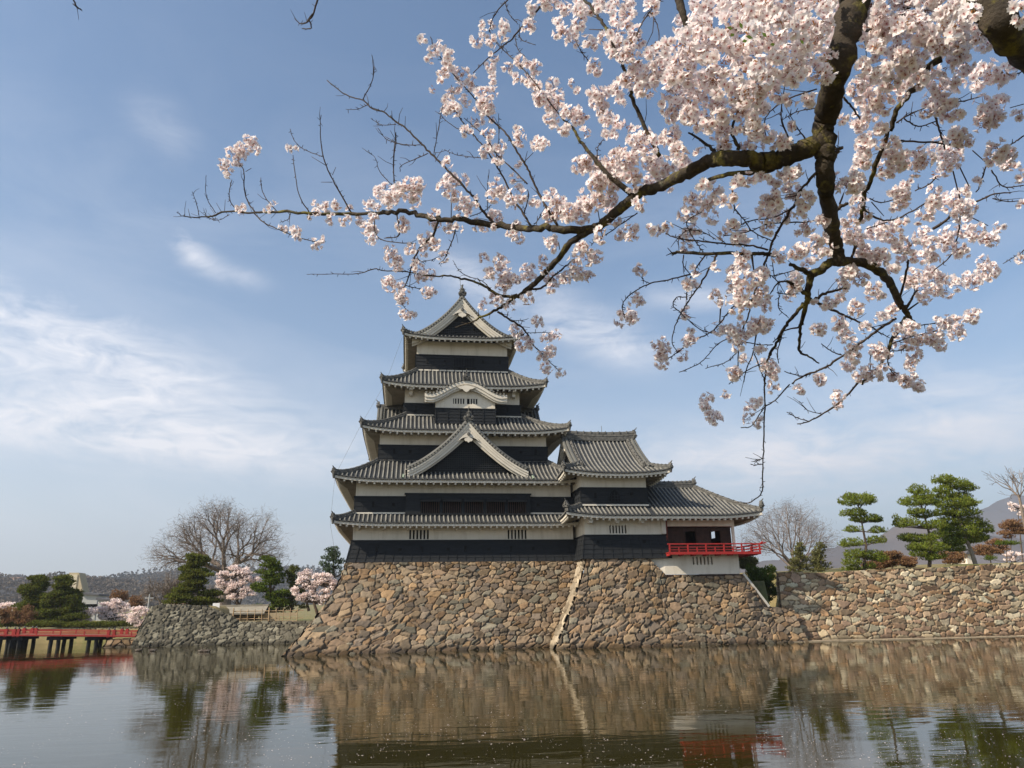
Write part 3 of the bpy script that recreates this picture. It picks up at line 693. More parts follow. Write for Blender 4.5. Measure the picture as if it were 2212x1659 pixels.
r2 = tiered_roof(keep, CX, CY, 9.85, 9.35, 12.05, 6.78, 6.2, 13.95, .60, c=.35, raf=.55)
storey(keep, CX-6.72, CX+6.76, CY-6.25, CY+6.2, 13.8, 15.27, 16.55, loops=[(-1.3, 14.75, .16, .42), (-.05, 14.75, .2, .2), (8.9, 14.8, .2, .2), (10.1, 14.8, .16, .42)])
r3 = tiered_roof(keep, 4.42, CY, 8.28, 7.7, 16.28, 4.9, 4.6, 18.15, .62, c=.35, raf=.55)
storey(keep, 4.25-4.86, 4.25+4.86, CY-4.55, CY+4.55, 17.95, 19.22, 20.8, loops=[(.35, 18.75, .16, .42), (8.05, 18.8, .16, .42)])
for x in (-.1, 8.55): MB().box(x-.14, x+.14, 59.3, 60.5, 20.1, 20.42).box(x-.14, x+.14, 59.8, 60.5, 19.8, 20.1).build('bracket', M_TRIM, keep)
r4 = tiered_roof(keep, 4.36, CY, 6.85, 6.0, 20.5, 3.98, 3.75, 22.38, .55, c=.35, raf=.5)
storey(keep, CX-3.94, CX+3.96, CY-3.78, CY+3.78, 22.2, 23.82, 25.35, loops=[(1.25, 23.2, .16, .3), (2.75, 23.25, .18, .2), (6.05, 23.3, .18, .2), (7.55, 23.3, .16, .35)])
tw = MB(); quad = [(3.52, 4.32), (4.50, 5.32)]
for a, b_ in quad: tw.box(a, b_, 61.06, 61.16, 22.75, 23.55)
wd_ = tw.build('window', M_DARK, keep)
tw = MB()
for a, b_ in quad:
    for k in range(7): xb = a+(b_-a)*k/6; tw.box(xb-.03, xb+.03, 61.02, 61.06, 22.72, 23.58)
    tw.box(a-.05, b_+.05, 61.0, 61.07, 23.55, 23.62).box(a-.05, b_+.05, 61.0, 61.07, 22.68, 22.75)
tw.build('window_bars', M_BLACK, wd_)
r5 = gable_roof(keep, 4.2, CY, 0, 5.07, 5.2, 25.05, 29.0, .80, 1.35, .65, .55, raf=.5, barge_t=.74)
# roof fish and lightning rod at the front end of the top ridge
for sy_ in (-1, 1):
    fb = MB(); y = CY+sy_*4.1
    pts = [(4.2, y, 29.45), (4.2, y+.05*sy_, 29.75), (4.2, y-.05*sy_, 30.02), (4.2, y-.22*sy_, 30.25), (4.2, y-.18*sy_, 30.5)]
    fb.tube(pts, [.20, .24, .17, .10, .05], 8)
    for sg in (-1, 1): fb.add([(4.2, y-.15*sy_, 30.25), (4.2+sg*.22, y-.25*sy_, 30.62), (4.2+sg*.05, y-.2*sy_, 30.45)], None, [(0, 1, 2), (0, 2, 1)])
    fb.add([(4.2-.08, y, 29.9), (4.2-.34, y, 30.05), (4.2-.1, y, 29.72)], None, [(0, 1, 2), (0, 2, 1)]).add([(4.2+.08, y, 29.9), (4.2+.34, y, 30.05), (4.2+.1, y, 29.72)], None, [(0, 1, 2), (0, 2, 1)])
    fb.build('roof_fish', M_BRONZE, keep)
MB().tube([(4.05, 61.2, 29.5), (4.05, 61.2, 31.0)], .018, 5).build('lightning_rod', M_BRONZE, keep)
# chidori gable on the second roof
cg = MB(); zf_c = lambda w_: 12.72+4.0*prof(w_/4.95, .55); frc = Frame(4.43, CY)
for A, al, di in (((-4.95, 5.0-CY+0), None, None),): pass
yb_, yf_ = 59.6, 56.2
slope(cg, Frame(4.43, 0), (-4.95, yb_), (0, -1), (1, 0), yb_-yf_, zf_c, .15, 4.95, 0, 0, 0, 1, False, False)
slope(cg, Frame(4.43, 0), (4.95, yf_), (0, 1), (-1, 0), yb_-yf_, zf_c, .15, 4.95, 0, 0, 0, 1, False, False)
go = cg.build('front_gable', M_TILE, keep)
gable_face(go, Frame(4.43, 0), -1, -yf_+0.0, -(yf_+.85), 4.95, .55, zf_c, .68, 16.7)
rb = MB(); ridge_bar(rb, Frame(4.43, 0), [(0, y, 16.72) for y in np.linspace(yf_, yb_, 7)], .34, .42); ornament(rb, (4.43, yf_-.05, 16.98), (0, -1, 0), .56)
rb.build('main_ridge', M_RIDGE, go)
for sg in (-1, 1):
    rb = MB(); ridge_bar(rb, Frame(4.43, 0), [(sg*(4.95-w_), yf_+.75, float(zf_c(w_))+.05) for w_ in np.linspace(1.1, 4.85, 8)], .24, .24)
    p0 = (4.43+sg*3.85, yf_+.75, float(zf_c(1.1))+.1); ornament(rb, p0, (sg, 0, 0), .24); rb.build('descending_ridge', M_RIDGE, go)
    cf = MB(); x_ = 4.43+sg*4.95
    cf.beam((x_, 55.66, 12.14), (x_+.02, 56.4, 12.50), .13, .10, c=(1, 1, 1)); cf.build('copper_flashing', M_COPPER, go)
# karahafu dormer on the third roof
kx, kh = 4.4, 3.38
def kz(x):
    a = abs(x-kx)/kh; return 19.42+1.18*(.5+.5*math.cos(min(a/.86, 1)*math.pi))**.85+.06*max(0, (a-.8)/.2)**1.5
kxs = np.linspace(kx-kh, kx+kh, 57); kyf, kyb = 58.3, 60.5
kt = MB(); pitn = 20
S_ = np.linspace(kyf, kyb, 9)
Pk = []; Ck = []
arc = np.concatenate([[0], np.cumsum(np.hypot(np.diff(kxs), np.diff([kz(x) for x in kxs])))])
for y in S_:
    Pk.append([(x, y, kz(x)+.10) for x in kxs]); Ck.append([TILE_PAN]*len(kxs))
kt.grid(np.array(Pk), np.array(Ck))
for a in np.arange(.12, arc[-1], .30):                         # tiles run down each side from the ridge: rolls seen end-on at the verge
    x = float(np.interp(a, arc, kxs)); kt.tube([(x, kyf-.06, kz(x)+.13), (x, kyf+.45, kz(x)+.15)], .085, 6, c=TILE_RIB)
for y in np.arange(kyf+.6, kyb, .33):
    kt.tube([(x, y, kz(x)+.13) for x in kxs[::2]], .075, 5, c=TILE_RIB)
ko = kt.build('curved_gable', M_TILE, keep)
kb_ = MB()
def kband(d0, d1, ya, yb2, sh=1.0):
    xs_ = kx+(kxs-kx)*sh
    A = np.array([(x, ya, kz(kx+(x-kx)/sh)-d0) for x in xs_]); B = A.copy(); B[:, 2] = A[:, 2]-(d1-d0); C = B.copy(); C[:, 1] = yb2; Dd = A.copy(); Dd[:, 1] = yb2
    return np.stack([A, B, C, Dd, A])
kb_.grid(kband(-.06, .24, kyf+.02, kyf+.2)); kb_.grid(kband(.22, .48, kyf+.10, kyf+.3)); kb_.grid(kband(.46, .62, kyf+.2, kyf+.35))
kb_.grid(np.stack([[(x, kyf+.1, kz(x)-.1) for x in kxs], [(x, kyb, kz(x)-.1) for x in kxs]]))
kb_.build('barge_board', M_TRIM, ko)
rb = MB(); ridge_bar(rb, Frame(kx, 0), [(0, y, kz(kx)+.14) for y in np.linspace(kyf, kyb, 5)], .3, .25); ornament(rb, (kx, kyf-.03, kz(kx)+.33), (0, -1, 0), .44); rb.build('main_ridge', M_RIDGE, ko)
gb = MB(); pr_ = [(-.75, .12), (-.5, -.02), (-.28, -.06), (-.2, -.18), (0, -.3), (.2, -.18), (.28, -.06), (.5, -.02), (.75, .12), (0, .3)]
v0 = [(kx+a, kyf-.02, 19.98+b_) for a, b_ in pr_]; v1 = [(kx+a, kyf+.10, 19.98+b_) for a, b_ in pr_]; n_ = len(pr_)
gb.add(v0+v1+[(kx, kyf-.02, 19.98)], [(i, (i+1) % n_, n_+(i+1) % n_, n_+i) for i in range(n_)], [(2*n_, (i+1) % n_, i) for i in range(n_)]+[(2*n_, i, (i+1) % n_) for i in range(n_)]); gb.build('pendant', M_TRIM, ko)
dw = MB(); x0_, x1_, yy = 1.95, 6.82, 58.85
cxs = sorted({x0_, x1_, 3.35, 5.42, *[float(q) for q in np.linspace(x0_, x1_, 21)]})
for a, b_ in zip(cxs, cxs[1:]):
    ta, tb2 = kz(a)-.3, kz(b_)-.3
    if 3.35 <= (a+b_)/2 <= 5.42:
        dw.add([(a, yy, 18.30), (b_, yy, 18.30), (b_, yy, 18.82), (a, yy, 18.82)], [(0, 1, 2, 3)]); dw.add([(a, yy, 19.28), (b_, yy, 19.28), (b_, yy, tb2), (a, yy, ta)], [(0, 1, 2, 3)])
    else: dw.add([(a, yy, 18.30), (b_, yy, 18.30), (b_, yy, tb2), (a, yy, ta)], [(0, 1, 2, 3)])
dw.add([(x0_, 60.4, 18.3), (x0_, yy, 18.3), (x0_, yy, kz(x0_)-.3), (x0_, 60.4, kz(x0_)-.3)], [(0, 1, 2, 3)]).add([(x1_, yy, 18.3), (x1_, 60.4, 18.3), (x1_, 60.4, kz(x1_)-.3), (x1_, yy, kz(x1_)-.3)], [(0, 1, 2, 3)])
dwo = dw.build('plaster_wall', M_PLASTER, ko)
wn = MB().box(3.3, 5.47, yy+.2, yy+.25, 18.78, 19.32).build('window', M_DARK, dwo)
wb = MB()
for k in range(10):
    if k == 5: continue
    xb = 3.42+k*.215; wb.box(xb, xb+.10, yy+.02, yy+.12, 18.8, 19.3)
wb.box(4.30, 4.50, yy+.01, yy+.12, 18.8, 19.3); wb.build('window_bars', M_TRIM, wn)
db = MB(); rows = []
for i in range(5):
    for z, d in ((17.1+i*.26, .09), (17.1+(i+1)*.26, .06)): rows.append([(x0_-d, 60.4, z), (x0_-d, yy-d, z), (x1_+d, yy-d, z), (x1_+d, 60.4, z)])
db.grid(np.array(rows)); db.box(x0_-.12, x1_+.12, yy-.12, yy+.02, 18.34, 18.44)
for x in np.linspace(x0_, x1_, 6): db.beam((x, yy-.10, 17.1), (x, yy-.10, 18.36), .07, .04, up=(0, -1, 0))
db.build('weatherboards', M_BLACK, dwo)
# small side gables on the third roof, seen edge-on from the moat
for rot, xf in ((-math.pi/2, 7.35), (math.pi/2, 7.0)):
    fs = Frame(4.42, CY, rot); sg_m = MB(); zs2 = lambda w_: 17.0+2.9*prof(w_/3.2, .45)
    slope(sg_m, fs, (-3.2, -4.6), (0, -1), (1, 0), xf-4.6, zs2, .1, 3.2, 0, 0, 0, 1, False, False)
    slope(sg_m, fs, (3.2, -xf), (0, 1), (-1, 0), xf-4.6, zs2, .1, 3.2, 0, 0, 0, 1, False, False)
    so_ = sg_m.build('side_gable', M_TILE, keep); gable_face(so_, fs, -1, xf, xf-.6, 3.2, .4, zs2, .5, 19.9, False)
    rb = MB(); ridge_bar(rb, fs, [(0, -y, 19.92) for y in np.linspace(xf, 4.6, 5)], .3, .34); ornament(rb, fs(np.array([0, -xf-.03, 20.1])), fs(np.array([0, -1., 0]))-fs(np.zeros(3)), .42); rb.build('main_ridge', M_RIDGE, so_)
# conductor cable down the left corner of the keep
cb = MB(); cpts = [(-.95, 60.2, 25.0), (-2.2, 60.1, 20.9), (-3.9, 59.0, 17.2), (-5.75, 58.2, 12.7), (-5.9, 58.0, 9.0), (-5.3, 58, 6.2)]
for a, b_ in zip(cpts, cpts[1:]):
    cb.tube([a, b_], .008, 4)
cb.build('conductor_cable', M_BRONZE, keep)

# ------------------------------------------------------------------ the stepped turret on the right
tur = thing('castle_turret', 'two-storey black and white turret with arched window, joined to the right side of the keep', 'turret', (15.3, 58, 5.95))
storey(tur, 12.87, 18.98, 54.22, 62, 6.02, 7.75, 9.1, .24, win=[(14.75, 16.05, 7.86, 8.44, 5)], loops=[(13.8, 7.2, .2, .2), (17.3, 7.25, .2, .2)])
MB().box(18.72, 19.02, 53.98, 54.24, 7.8, 9.1).build('corner_post', M_TRIM, tur)
for x in (13.2, 15.2, 17.1): MB().prism([(x-.22, 9.0), (x+.22, 9.0), (x+.22, 8.78), (x+.10, 8.55), (x-.10, 8.55), (x-.22, 8.78)], 53.5, 54.24).build('bracket', M_TRIM, tur)
storey(tur, 12.75, 17.82, 54.35, 62, 9.85, 11.27, 12.5, loops=[(13.8, 10.65, .16, .42), (16.6, 10.8, .2, .2)])
kw = MB(); arch = [(-.42, 0), (-.40, .35), (-.36, .62), (-.26, .84), (-.12, .95), (0, 1.06), (.12, .95), (.26, .84), (.36, .62), (.40, .35), (.42, 0)]
kw.prism([(15.28+a*1.15, 10.18+b_*.9) for a, b_ in arch], 54.20, 54.27); kwo = kw.build('arched_window', M_BLACK, tur)
kw = MB(); kw.prism([(15.28+a*.95, 10.22+b_*.82) for a, b_ in arch], 54.19, 54.195); kwd = kw.build('window_opening', M_DARK, kwo)
kw = MB()
for x in (-.24, 0, .24): kw.box(15.28+x-.025, 15.28+x+.025, 54.16, 54.187, 10.22, 10.95-abs(x)*.6)
for z in (10.42, 10.64): kw.box(14.92, 15.64, 54.15, 54.185, z, z+.04)
kw.build('window_bars', M_BLACK, kwd)
rt2 = gable_roof(tur, 15.32, 58.25, math.pi/2, 5.15, 4.1, 12.22, 15.75, .35, 1.5, .45, .55, raf=.5, barge_t=.42)
MB().tube([(15.6, 58.2, 16.2), (15.6, 58.2, 17.0)], .02, 5).build('lightning_rod', M_BRONZE, tur)
# first roof of the turret: left part
zlow = lambda w_: 9.08+2.75*prof(w_/4.7, .10)
tl_ = MB(); el_ = MB(); fw0 = Frame(0, 0)
slope(tl_, fw0, (11.28, 53.0), (1, 0), (0, 1), 6.6, zlow, 0, 1.38, 1.06, 0, .5, 1.4, True, False)
slope(tl_, fw0, (11.28, 57.5), (0, -1), (1, 0), 4.5, zlow, 0, 1.45, 0, .94, .5, 1.4, False, True)
eave(el_, fw0, (11.28, 53.0), (1, 0), (0, 1), 7.4, 9.08, .5, 1.2, True, False, raf=.46)
eave(el_, fw0, (11.28, 57.5), (0, -1), (1, 0), 4.5, 9.08, .5, 1.45, False, True, raf=.3)
rf1 = tl_.build('roof', M_TILE, tur); flush_eave(el_, rf1)
rb = MB(); pts = [(11.28+1.47*q, 53.0+1.38*q, float(zlow(1.38*q))+float(liftf(q*1.4, .5))*(1-q)**1.6+.06) for q in np.linspace(0, 1, 7)]
ridge_bar(rb, fw0, pts); ornament(rb, (11.28, 53.0, 9.75), (-1, -1, 0), .34); rb.build('hip_ridge', M_RIDGE, rf1)
MB().beam((12.75, 54.24, 9.94), (17.9, 54.24, 9.94), .18, .12).build('flashing', M_TRIM, rf1)

# ------------------------------------------------------------------ moon-viewing pavilion
pav = thing('moon_viewing_pavilion', 'brown pavilion with red balcony and white base at the right end of the castle', 'pavilion', (21.7, 57.7, 4.7))
wb = MB(); sl_ = [(20.95+k*.285, 21.08+k*.285, 5.55, 6.12) for k in range(6)]
quad_wall(wb, 54.12, 18.78, 24.55, 4.86, 6.34, sl_, .3)
wb.add([(24.55, 54.12, 4.86), (24.55, 61.5, 4.86), (24.55, 61.5, 6.34), (24.55, 54.12, 6.34)], [(0, 1, 2, 3)])
wb.add([(18.78, 54.12, 4.86), (18.78, 54.12, 6.34), (17.55, 54.35, 6.1)], None, [(0, 1, 2), (0, 2, 1)])
wb.add([(17.55, 54.35, 6.1), (18.78, 54.12, 6.34), (18.98, 54.4, 6.34)], None, [(0, 1, 2)])
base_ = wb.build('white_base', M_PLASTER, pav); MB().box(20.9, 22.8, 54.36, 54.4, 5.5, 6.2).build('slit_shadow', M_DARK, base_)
sb = MB().box(18.7, 24.75, 54.0, 54.3, 4.70, 4.84).box(24.45, 24.75, 54.3, 61.5, 4.70, 4.84).build('sill_beam', M_RUSSET, pav)
bw1 = MB(); y0_ = 54.75
h1 = (20.75, 21.6, 7.0, 8.05); h2 = (22.75, 23.55, 7.0, 8.05)
quad_wall(bw1, y0_, 19.05, 24.4, 6.4, 8.35, [h1, h2], .12)
quad_wall(bw1, 60.6, 19.05, 24.4, 6.4, 8.84, [], .12)
_r = ray(1541, 1155); _Y = 24.4*_r[1]/_r[0]; _Z = EYE+_r[2]*24.4/_r[0]                    # opening in the right-hand side, sky shows through it
for ya, yb3, za, zb3 in ((y0_, _Y-.30, 6.4, 8.35), (_Y+.40, 60.6, 6.4, 8.35), (_Y-.30, _Y+.40, 6.4, _Z-.28), (_Y-.30, _Y+.40, _Z+.25, 8.84), (y0_, _Y-.30, 8.35, 8.84), (_Y+.40, 60.6, 8.35, 8.84)):
    bw1.add([(24.4, ya, za), (24.4, yb3, za), (24.4, yb3, zb3), (24.4, ya, zb3)], [(0, 1, 2, 3)])
bw1.add([(19.05, y0_, 6.4), (19.05, 60.6, 6.4), (19.05, 60.6, 8.35), (19.05, y0_, 8.35)], [(0, 1, 2, 3)])
M_BROWNWALL = mat('brown_board_wall', (0.040, 0.020, 0.013), .7, .4, 3, .006, 4)
bwo = bw1.build('board_wall', M_BROWNWALL, pav)
lt = MB()
for z in np.arange(6.5, 8.3, .13):
    for a, b_ in ((19.05, 20.7), (21.65, 22.7), (23.6, 24.4)): lt.box(a, b_, y0_-.02, y0_+.0, z, z+.03)
for x in (20.68, 21.62, 22.68, 23.57): lt.box(x, x+.07, y0_-.05, y0_, 6.4, 8.35)
lt.build('wall_slats', M_BROWNWALL, bwo)
MB().box(19.05, 24.4, y0_, 60.6, 6.36, 6.42).build('floor', M_REDWOOD, pav)
ub = MB(); ub.box(18.95, 24.55, 54.3, 54.5, 8.38, 8.85); ub.box(24.35, 24.55, 54.5, 60.8, 8.38, 8.85); ub.build('upper_beam', M_PLASTER, pav)
MB().box(18.98, 24.52, 54.5, 60.8, 8.8, 8.86).build('ceiling', M_REDWOOD, pav)
for x, y in ((24.44, 54.42), (24.44, 60.6)): MB().box(x-.09, x+.09, y-.09, y+.09, 6.4, 8.4).build('post', M_PLASTER, pav)
MB().box(19.03, 19.17, 54.1, 54.3, 6.4, 9.0).build('post', M_REDWOOD, pav)
# red balcony
bal = MB(); bx0, bx1, by0, by1 = 18.85, 25.85, 53.15, 61.6
bal.box(bx0, bx1, by0, 54.1, 6.34, 6.40).box(24.6, bx1, 54.1, by1, 6.34, 6.40)
bal.box(bx0-.05, bx1+.05, by0-.06, by0+.05, 6.22, 6.42).box(bx1-.05, bx1+.06, by0, by1, 6.22, 6.42)
for x in np.arange(bx0+.1, bx1, .95): bal.box(x-.06, x+.06, by0+.05, 54.1, 6.16, 6.34)
for y in np.arange(54.3, by1, .95): bal.box(24.56, bx1-.05, y-.06, y+.06, 6.16, 6.34)
balo = bal.build('balcony', M_RED, pav)
rl = MB()
for z, s_ in ((6.98, .085), (6.76, .055), (6.56, .055)):
    rl.box(bx0-(.1 if z > 6.9 else 0), bx1+.22, by0-s_/2, by0+s_/2, z-s_/2, z+s_/2); rl.box(bx1-s_/2+.01, bx1+s_/2+.01, by0-.22, by1, z-s_/2+.002, z+s_/2+.002)
rl.beam((bx1+.15, by0, 6.98), (bx1+.5, by0, 7.07), .08, .085); rl.beam((bx1+.01, by0-.15, 6.98), (bx1+.01, by0-.5, 7.07), .08, .085)
for x in np.linspace(bx0+.05, bx1-.02, 6): rl.box(x-.05, x+.05, by0-.045, by0+.045, 6.4, 6.95)
for y in np.linspace(by0+1.3, by1, 6): rl.box(bx1-.035, bx1+.055, y-.05, y+.05, 6.4, 6.95)
for x in np.linspace(bx0+.05, bx1-.02, 11)[1::2]: rl.box(x-.035, x+.035, by0-.035, by0+.035, 6.4, 6.76)
rl.build('railing', M_RED, balo)
# pavilion roof (hip), one plane with the turret's first roof in front
pr_t = MB(); pe = MB(); Xr = 26.28; y0r, ycr, y1r = 53.0, 57.7, 62.4
slope(pr_t, fw0, (17.88, 53.0), (1, 0), (0, 1), Xr-17.88, zlow, 0, 4.7, 0, .73, .5, 3.2, False, True)
slope(pr_t, fw0, (Xr, 62.4), (-1, 0), (0, -1), Xr-17.88, zlow, 0, 4.7, .73, 0, .5, 3.2, True, False)
zend = lambda w_: 9.08+2.75*prof(w_/3.43, .10)
slope(pr_t, fw0, (Xr, 53.0), (0, 1), (-1, 0), 9.4, zend, 0, 3.43, 1.37, 1.37, .5, 2.4)
eave(pe, fw0, (18.68, 53.0), (1, 0), (0, 1), Xr-18.68, 9.08, .5, 1.35, False, True, raf=.46)
eave(pe, fw0, (Xr, 53.0), (0, 1), (-1, 0), 9.4, 9.08, .5, 1.8, raf=.3)
pro = pr_t.build('roof', M_TILE, pav); flush_eave(pe, pro)
for sy_ in (-1, 1):
    rb = MB(); pts = [(Xr-3.43*q, 57.7+sy_*4.7*(1-q), 9.08+2.75*prof(q, .1)+float(liftf(q*3.43, .5))*max(0, 1-q*4.7/3.2)**1.6+.05) for q in np.linspace(0, 1, 14)]
    ridge_bar(rb, fw0, pts, .26, .24); ornament(rb, (Xr, 57.7+sy_*4.7, 9.78), (1, sy_, 0), .34)
    for j in range(3): rb.tube([(Xr, 57.7+sy_*4.7, 9.62-.1*j), (Xr, 57.7+sy_*4.7, 9.54-.1*j)], .13-.02*j, 8)
    rb.build('hip_ridge', M_RIDGE, pro)
rb = MB(); ridge_bar(rb, fw0, [(x, 57.7, 11.85+.10*max(0, (x-21)/2)**2) for x in np.linspace(17.9, 22.95, 8)], .34, .42); ornament(rb, (22.98, 57.7, 12.2), (1, 0, 0), .36); rb.build('main_ridge', M_RIDGE, pro)

# ------------------------------------------------------------------ vegetation builders
def quads(mb, P, size, rs, up=0.0, aspect=1.0, c=None, bend=0.0):
    """leaf-sized quads at points P with random orientation; up>0 flattens them towards horizontal"""
    P = np.asarray(P, float); n = len(P)
    a = rs.normal(size=(n, 3)); a[:, 2] *= (1-up); a /= np.linalg.norm(a, axis=1)[:, None]+1e-9
    b_ = np.cross(a, rs.normal(size=(n, 3))*np.array([1, 1, 1-up*.8])); b_ /= np.linalg.norm(b_, axis=1)[:, None]+1e-9
    s = (np.asarray(size)*(.6+.8*rs.rand(n)))[:, None]
    A = a*s*.5*aspect; B = b_*s*.5
    V = np.stack([P-A-B*.6, P+A*.2-B, P+A+B*.5, P-A*.3+B], 1).reshape(-1, 3)
    q = np.arange(4*n).reshape(n, 4)
    mb.add(V, q, c=None if c is None else np.repeat(c, 4, axis=0)); return mb
def shell(rs, n, lo=.55):
    d = rs.normal(size=(n, 3)); d /= np.linalg.norm(d, axis=1)[:, None]; return d*(lo+(1-lo)*rs.rand(n)**.5)[:, None]
def pad(mb, rs, c, rx, ry, rz, dens, size, kind='needle'):
    if kind == 'needle': size *= .62; dens *= 1.9
    else: size *= .8; dens *= 1.5
    n = max(int(dens*(rx*ry+rx*rz+ry*rz)*4), 8); s = shell(rs, n, .35)
    lump = 1+.22*np.sin(s[:, 0]*5+c[0]*3)*np.cos(s[:, 1]*4+c[2]*2)
    s[:, 2] = np.where(s[:, 2] < 0, s[:, 2]*.55, s[:, 2])
    P = np.array(c)+s*np.array([rx, ry, rz])*lump[:, None]
    if kind == 'needle':                                       # tufts: thin upright slivers
        k = 3; Q = np.repeat(P, k, 0); m = len(Q)
        d = rs.normal(size=(m, 3))*.55+np.repeat(s, k, 0)*.5+np.array([0, 0, .75]); d /= np.linalg.norm(d, axis=1)[:, None]
        e = np.cross(d, rs.normal(size=(m, 3))); e /= np.linalg.norm(e, axis=1)[:, None]
        L = size*(.7+.6*rs.rand(m))[:, None]
        V = np.stack([Q-e*L*.20, Q+e*L*.20, Q+d*L*1.1+e*L*.08, Q+d*L*1.1-e*L*.08], 1).reshape(-1, 3)
        mb.add(V, np.arange(4*m).reshape(m, 4))
    else: quads(mb, P, size, rs)
def wobble(rs, a, b, n, amp):
    t_ = np.linspace(0, 1, n)[:, None]; a = np.array(a, float); b = np.array(b, float); P = a+(b-a)*t_
    o = rs.normal(size=(n, 3))*amp; o[0] = 0; o[-1] = 0; return P+o
def layered_tree(name, label, cat, Y, trunk, pads, mt, group=None, leaf=.16, dens=26, r0=.18, kind='needle', bark=None, depth=.85, seed=1, fat=1.0):
    """trunk: (u, v) polyline from the foot; pads: (u, v, ru, rv) foliage pads in frame px at distance Y"""
    rs = np.random.RandomState(seed); k = Y/1650*1.06
    tp = [at(u, v, Y) for u, v in trunk]; base = tp[0]
    root = thing(name, label, cat, base, group)
    tb_ = MB(); tb_.tube(np.array(tp)+rs.normal(size=(len(tp), 3))*.03*np.array([1, 1, 0]), np.linspace(r0, r0*.3, len(tp)), 7)
    T = np.array(tp); cr = MB()
    for (u, v, ru, rv) in pads:
        ru *= fat; rv *= fat
        c = at(u, v, Y); dy = rs.uniform(-.5, .5)*ru*k*depth; c = c+np.array([0, dy, 0])
        j = np.argmin(np.abs(T[:, 2]-(c[2]-.3))); q = T[j]
        tb_.tube(wobble(rs, q, c-np.array([0, 0, rv*k*.4]), 4, .05), np.linspace(r0*.4, r0*.15, 4), 5)
        pad(cr, rs, c, ru*k, max(ru*k*depth, .25), rv*k, dens, leaf, kind)
    tb_.build('trunk', bark or M_BARK, root); cr.build('crown', mt, root); return root
def autopads(rs, u, v, ru, rv, n, su, sv, shape='ellipse'):
    o = []
    while len(o) < n:
        a, b_ = rs.uniform(-1, 1), rs.uniform(-1, 1)
        if shape == 'cone':
            if abs(a) > (b_+1)/2*.9+.15: continue
        elif a*a+b_*b_ > 1: continue
        o.append((u+a*ru, v+b_*rv, su*rs.uniform(.6, 1.2), sv*rs.uniform(.6, 1.2)))
    return o
def bare_tree(name, label, Y, foot, spread, tops, mt, seed=1, r0=.3, levels=5, group=None, twig=.02, stems=1, fine=None, finemat=None, nch=3, cat='tree', lean=(0, 0), frac=.62):
    rs = np.random.RandomState(seed); base = at(foot[0], foot[1], Y); top = at(foot[0]+spread[2], tops, Y); Ht = top[2]-base[2]; k = Y/1650*1.06
    W = spread[0]*k
    root = thing(name, label, cat, base, group); tb_ = MB(); ends = []
    def br(p, d, L, r, lv):
        n = 4 if lv > 1 else 3; P = [p]; q = p.copy(); dd = d.copy()
        for i in range(n):
            dd = dd+rs.normal(size=3)*.16+np.array([0, 0, .05 if lv < 3 else .0]); dd /= np.linalg.norm(dd); q = q+dd*L/n; P.append(q.copy())
        r1 = max(r*frac, twig); tb_.tube(P, np.linspace(r, r1, len(P)), 6 if r > .08 else (4 if r > .03 else 3), cap=False)
        if lv >= levels: ends.append(P[-1]); ends.append(P[-2]); return
        m = nch+(rs.rand() < .5)
        for j in range(m):
            a = rs.uniform(.25, .95); i = 1+int(a*(n-1)) if j else n
            ax = np.cross(dd, rs.normal(size=3)); ax /= np.linalg.norm(ax); th = rs.uniform(.3, .75) if j else rs.uniform(.05, .3)
            nd = dd*math.cos(th)+ax*math.sin(th); nd[0] *= spread[3]; nd[2] += .04; nd /= np.linalg.norm(nd)
            br(P[min(i, n)], nd, L*rs.uniform(.6, .85), r1*(1 if j == 0 else .75), lv+1)
    for s_ in range(stems):
        if stems == 1:
            trk = np.array([0, 0, 1.]); L0 = Ht*spread[1]
            P = wobble(rs, base-np.array([0, 0, .3]), base+np.array([lean[0], 0, L0]), 4, .04*L0/3); tb_.tube(P, np.linspace(r0*1.2, r0*.85, 4), 9)
            m = 7
            for j in range(m):
                ang = j/m*2*math.pi+rs.uniform(-.3, .3); th = rs.uniform(.25, .95)
                d = np.array([math.sin(th)*math.cos(ang)*W/Ht*1.3, math.sin(th)*math.sin(ang)*.8, math.cos(th)]); d /= np.linalg.norm(d)
                br(P[-1]-np.array([0, 0, rs.uniform(0, .15)*L0]), d, Ht*(1-spread[1])*rs.uniform(.36, .46), r0*.55, 1)
        else:
            a = (s_/(stems-1)-.5)*2; d = np.array([a*W/Ht*.8, rs.uniform(-.3, .3), 1]); d /= np.linalg.norm(d)
            br(base+np.array([a*.3, 0, -.2]), d, Ht*.42*rs.uniform(.8, 1.05), r0*rs.uniform(.6, 1), 1)
    tb_.build('trunk', mt, root)
    if fine:
        E_ = np.array(ends); n = fine; P = E_[rs.randint(len(E_), size=n)]+rs.normal(size=(n, 3))*.35
        cb2 = MB(); d = rs.normal(size=(n, 3)); d[:, 2] = np.abs(d[:, 2]); d /= np.linalg.norm(d, axis=1)[:, None]; e = np.cross(d, rs.normal(size=(n, 3))); e /= np.linalg.norm(e, axis=1)[:, None]
        V = np.stack([P-e*.012, P+e*.012, P+d*.55+e*.01, P+d*.55-e*.01], 1).reshape(-1, 3); cb2.add(V, np.arange(4*n).reshape(n, 4)); cb2.build('crown', finemat or mt, root)
    return root
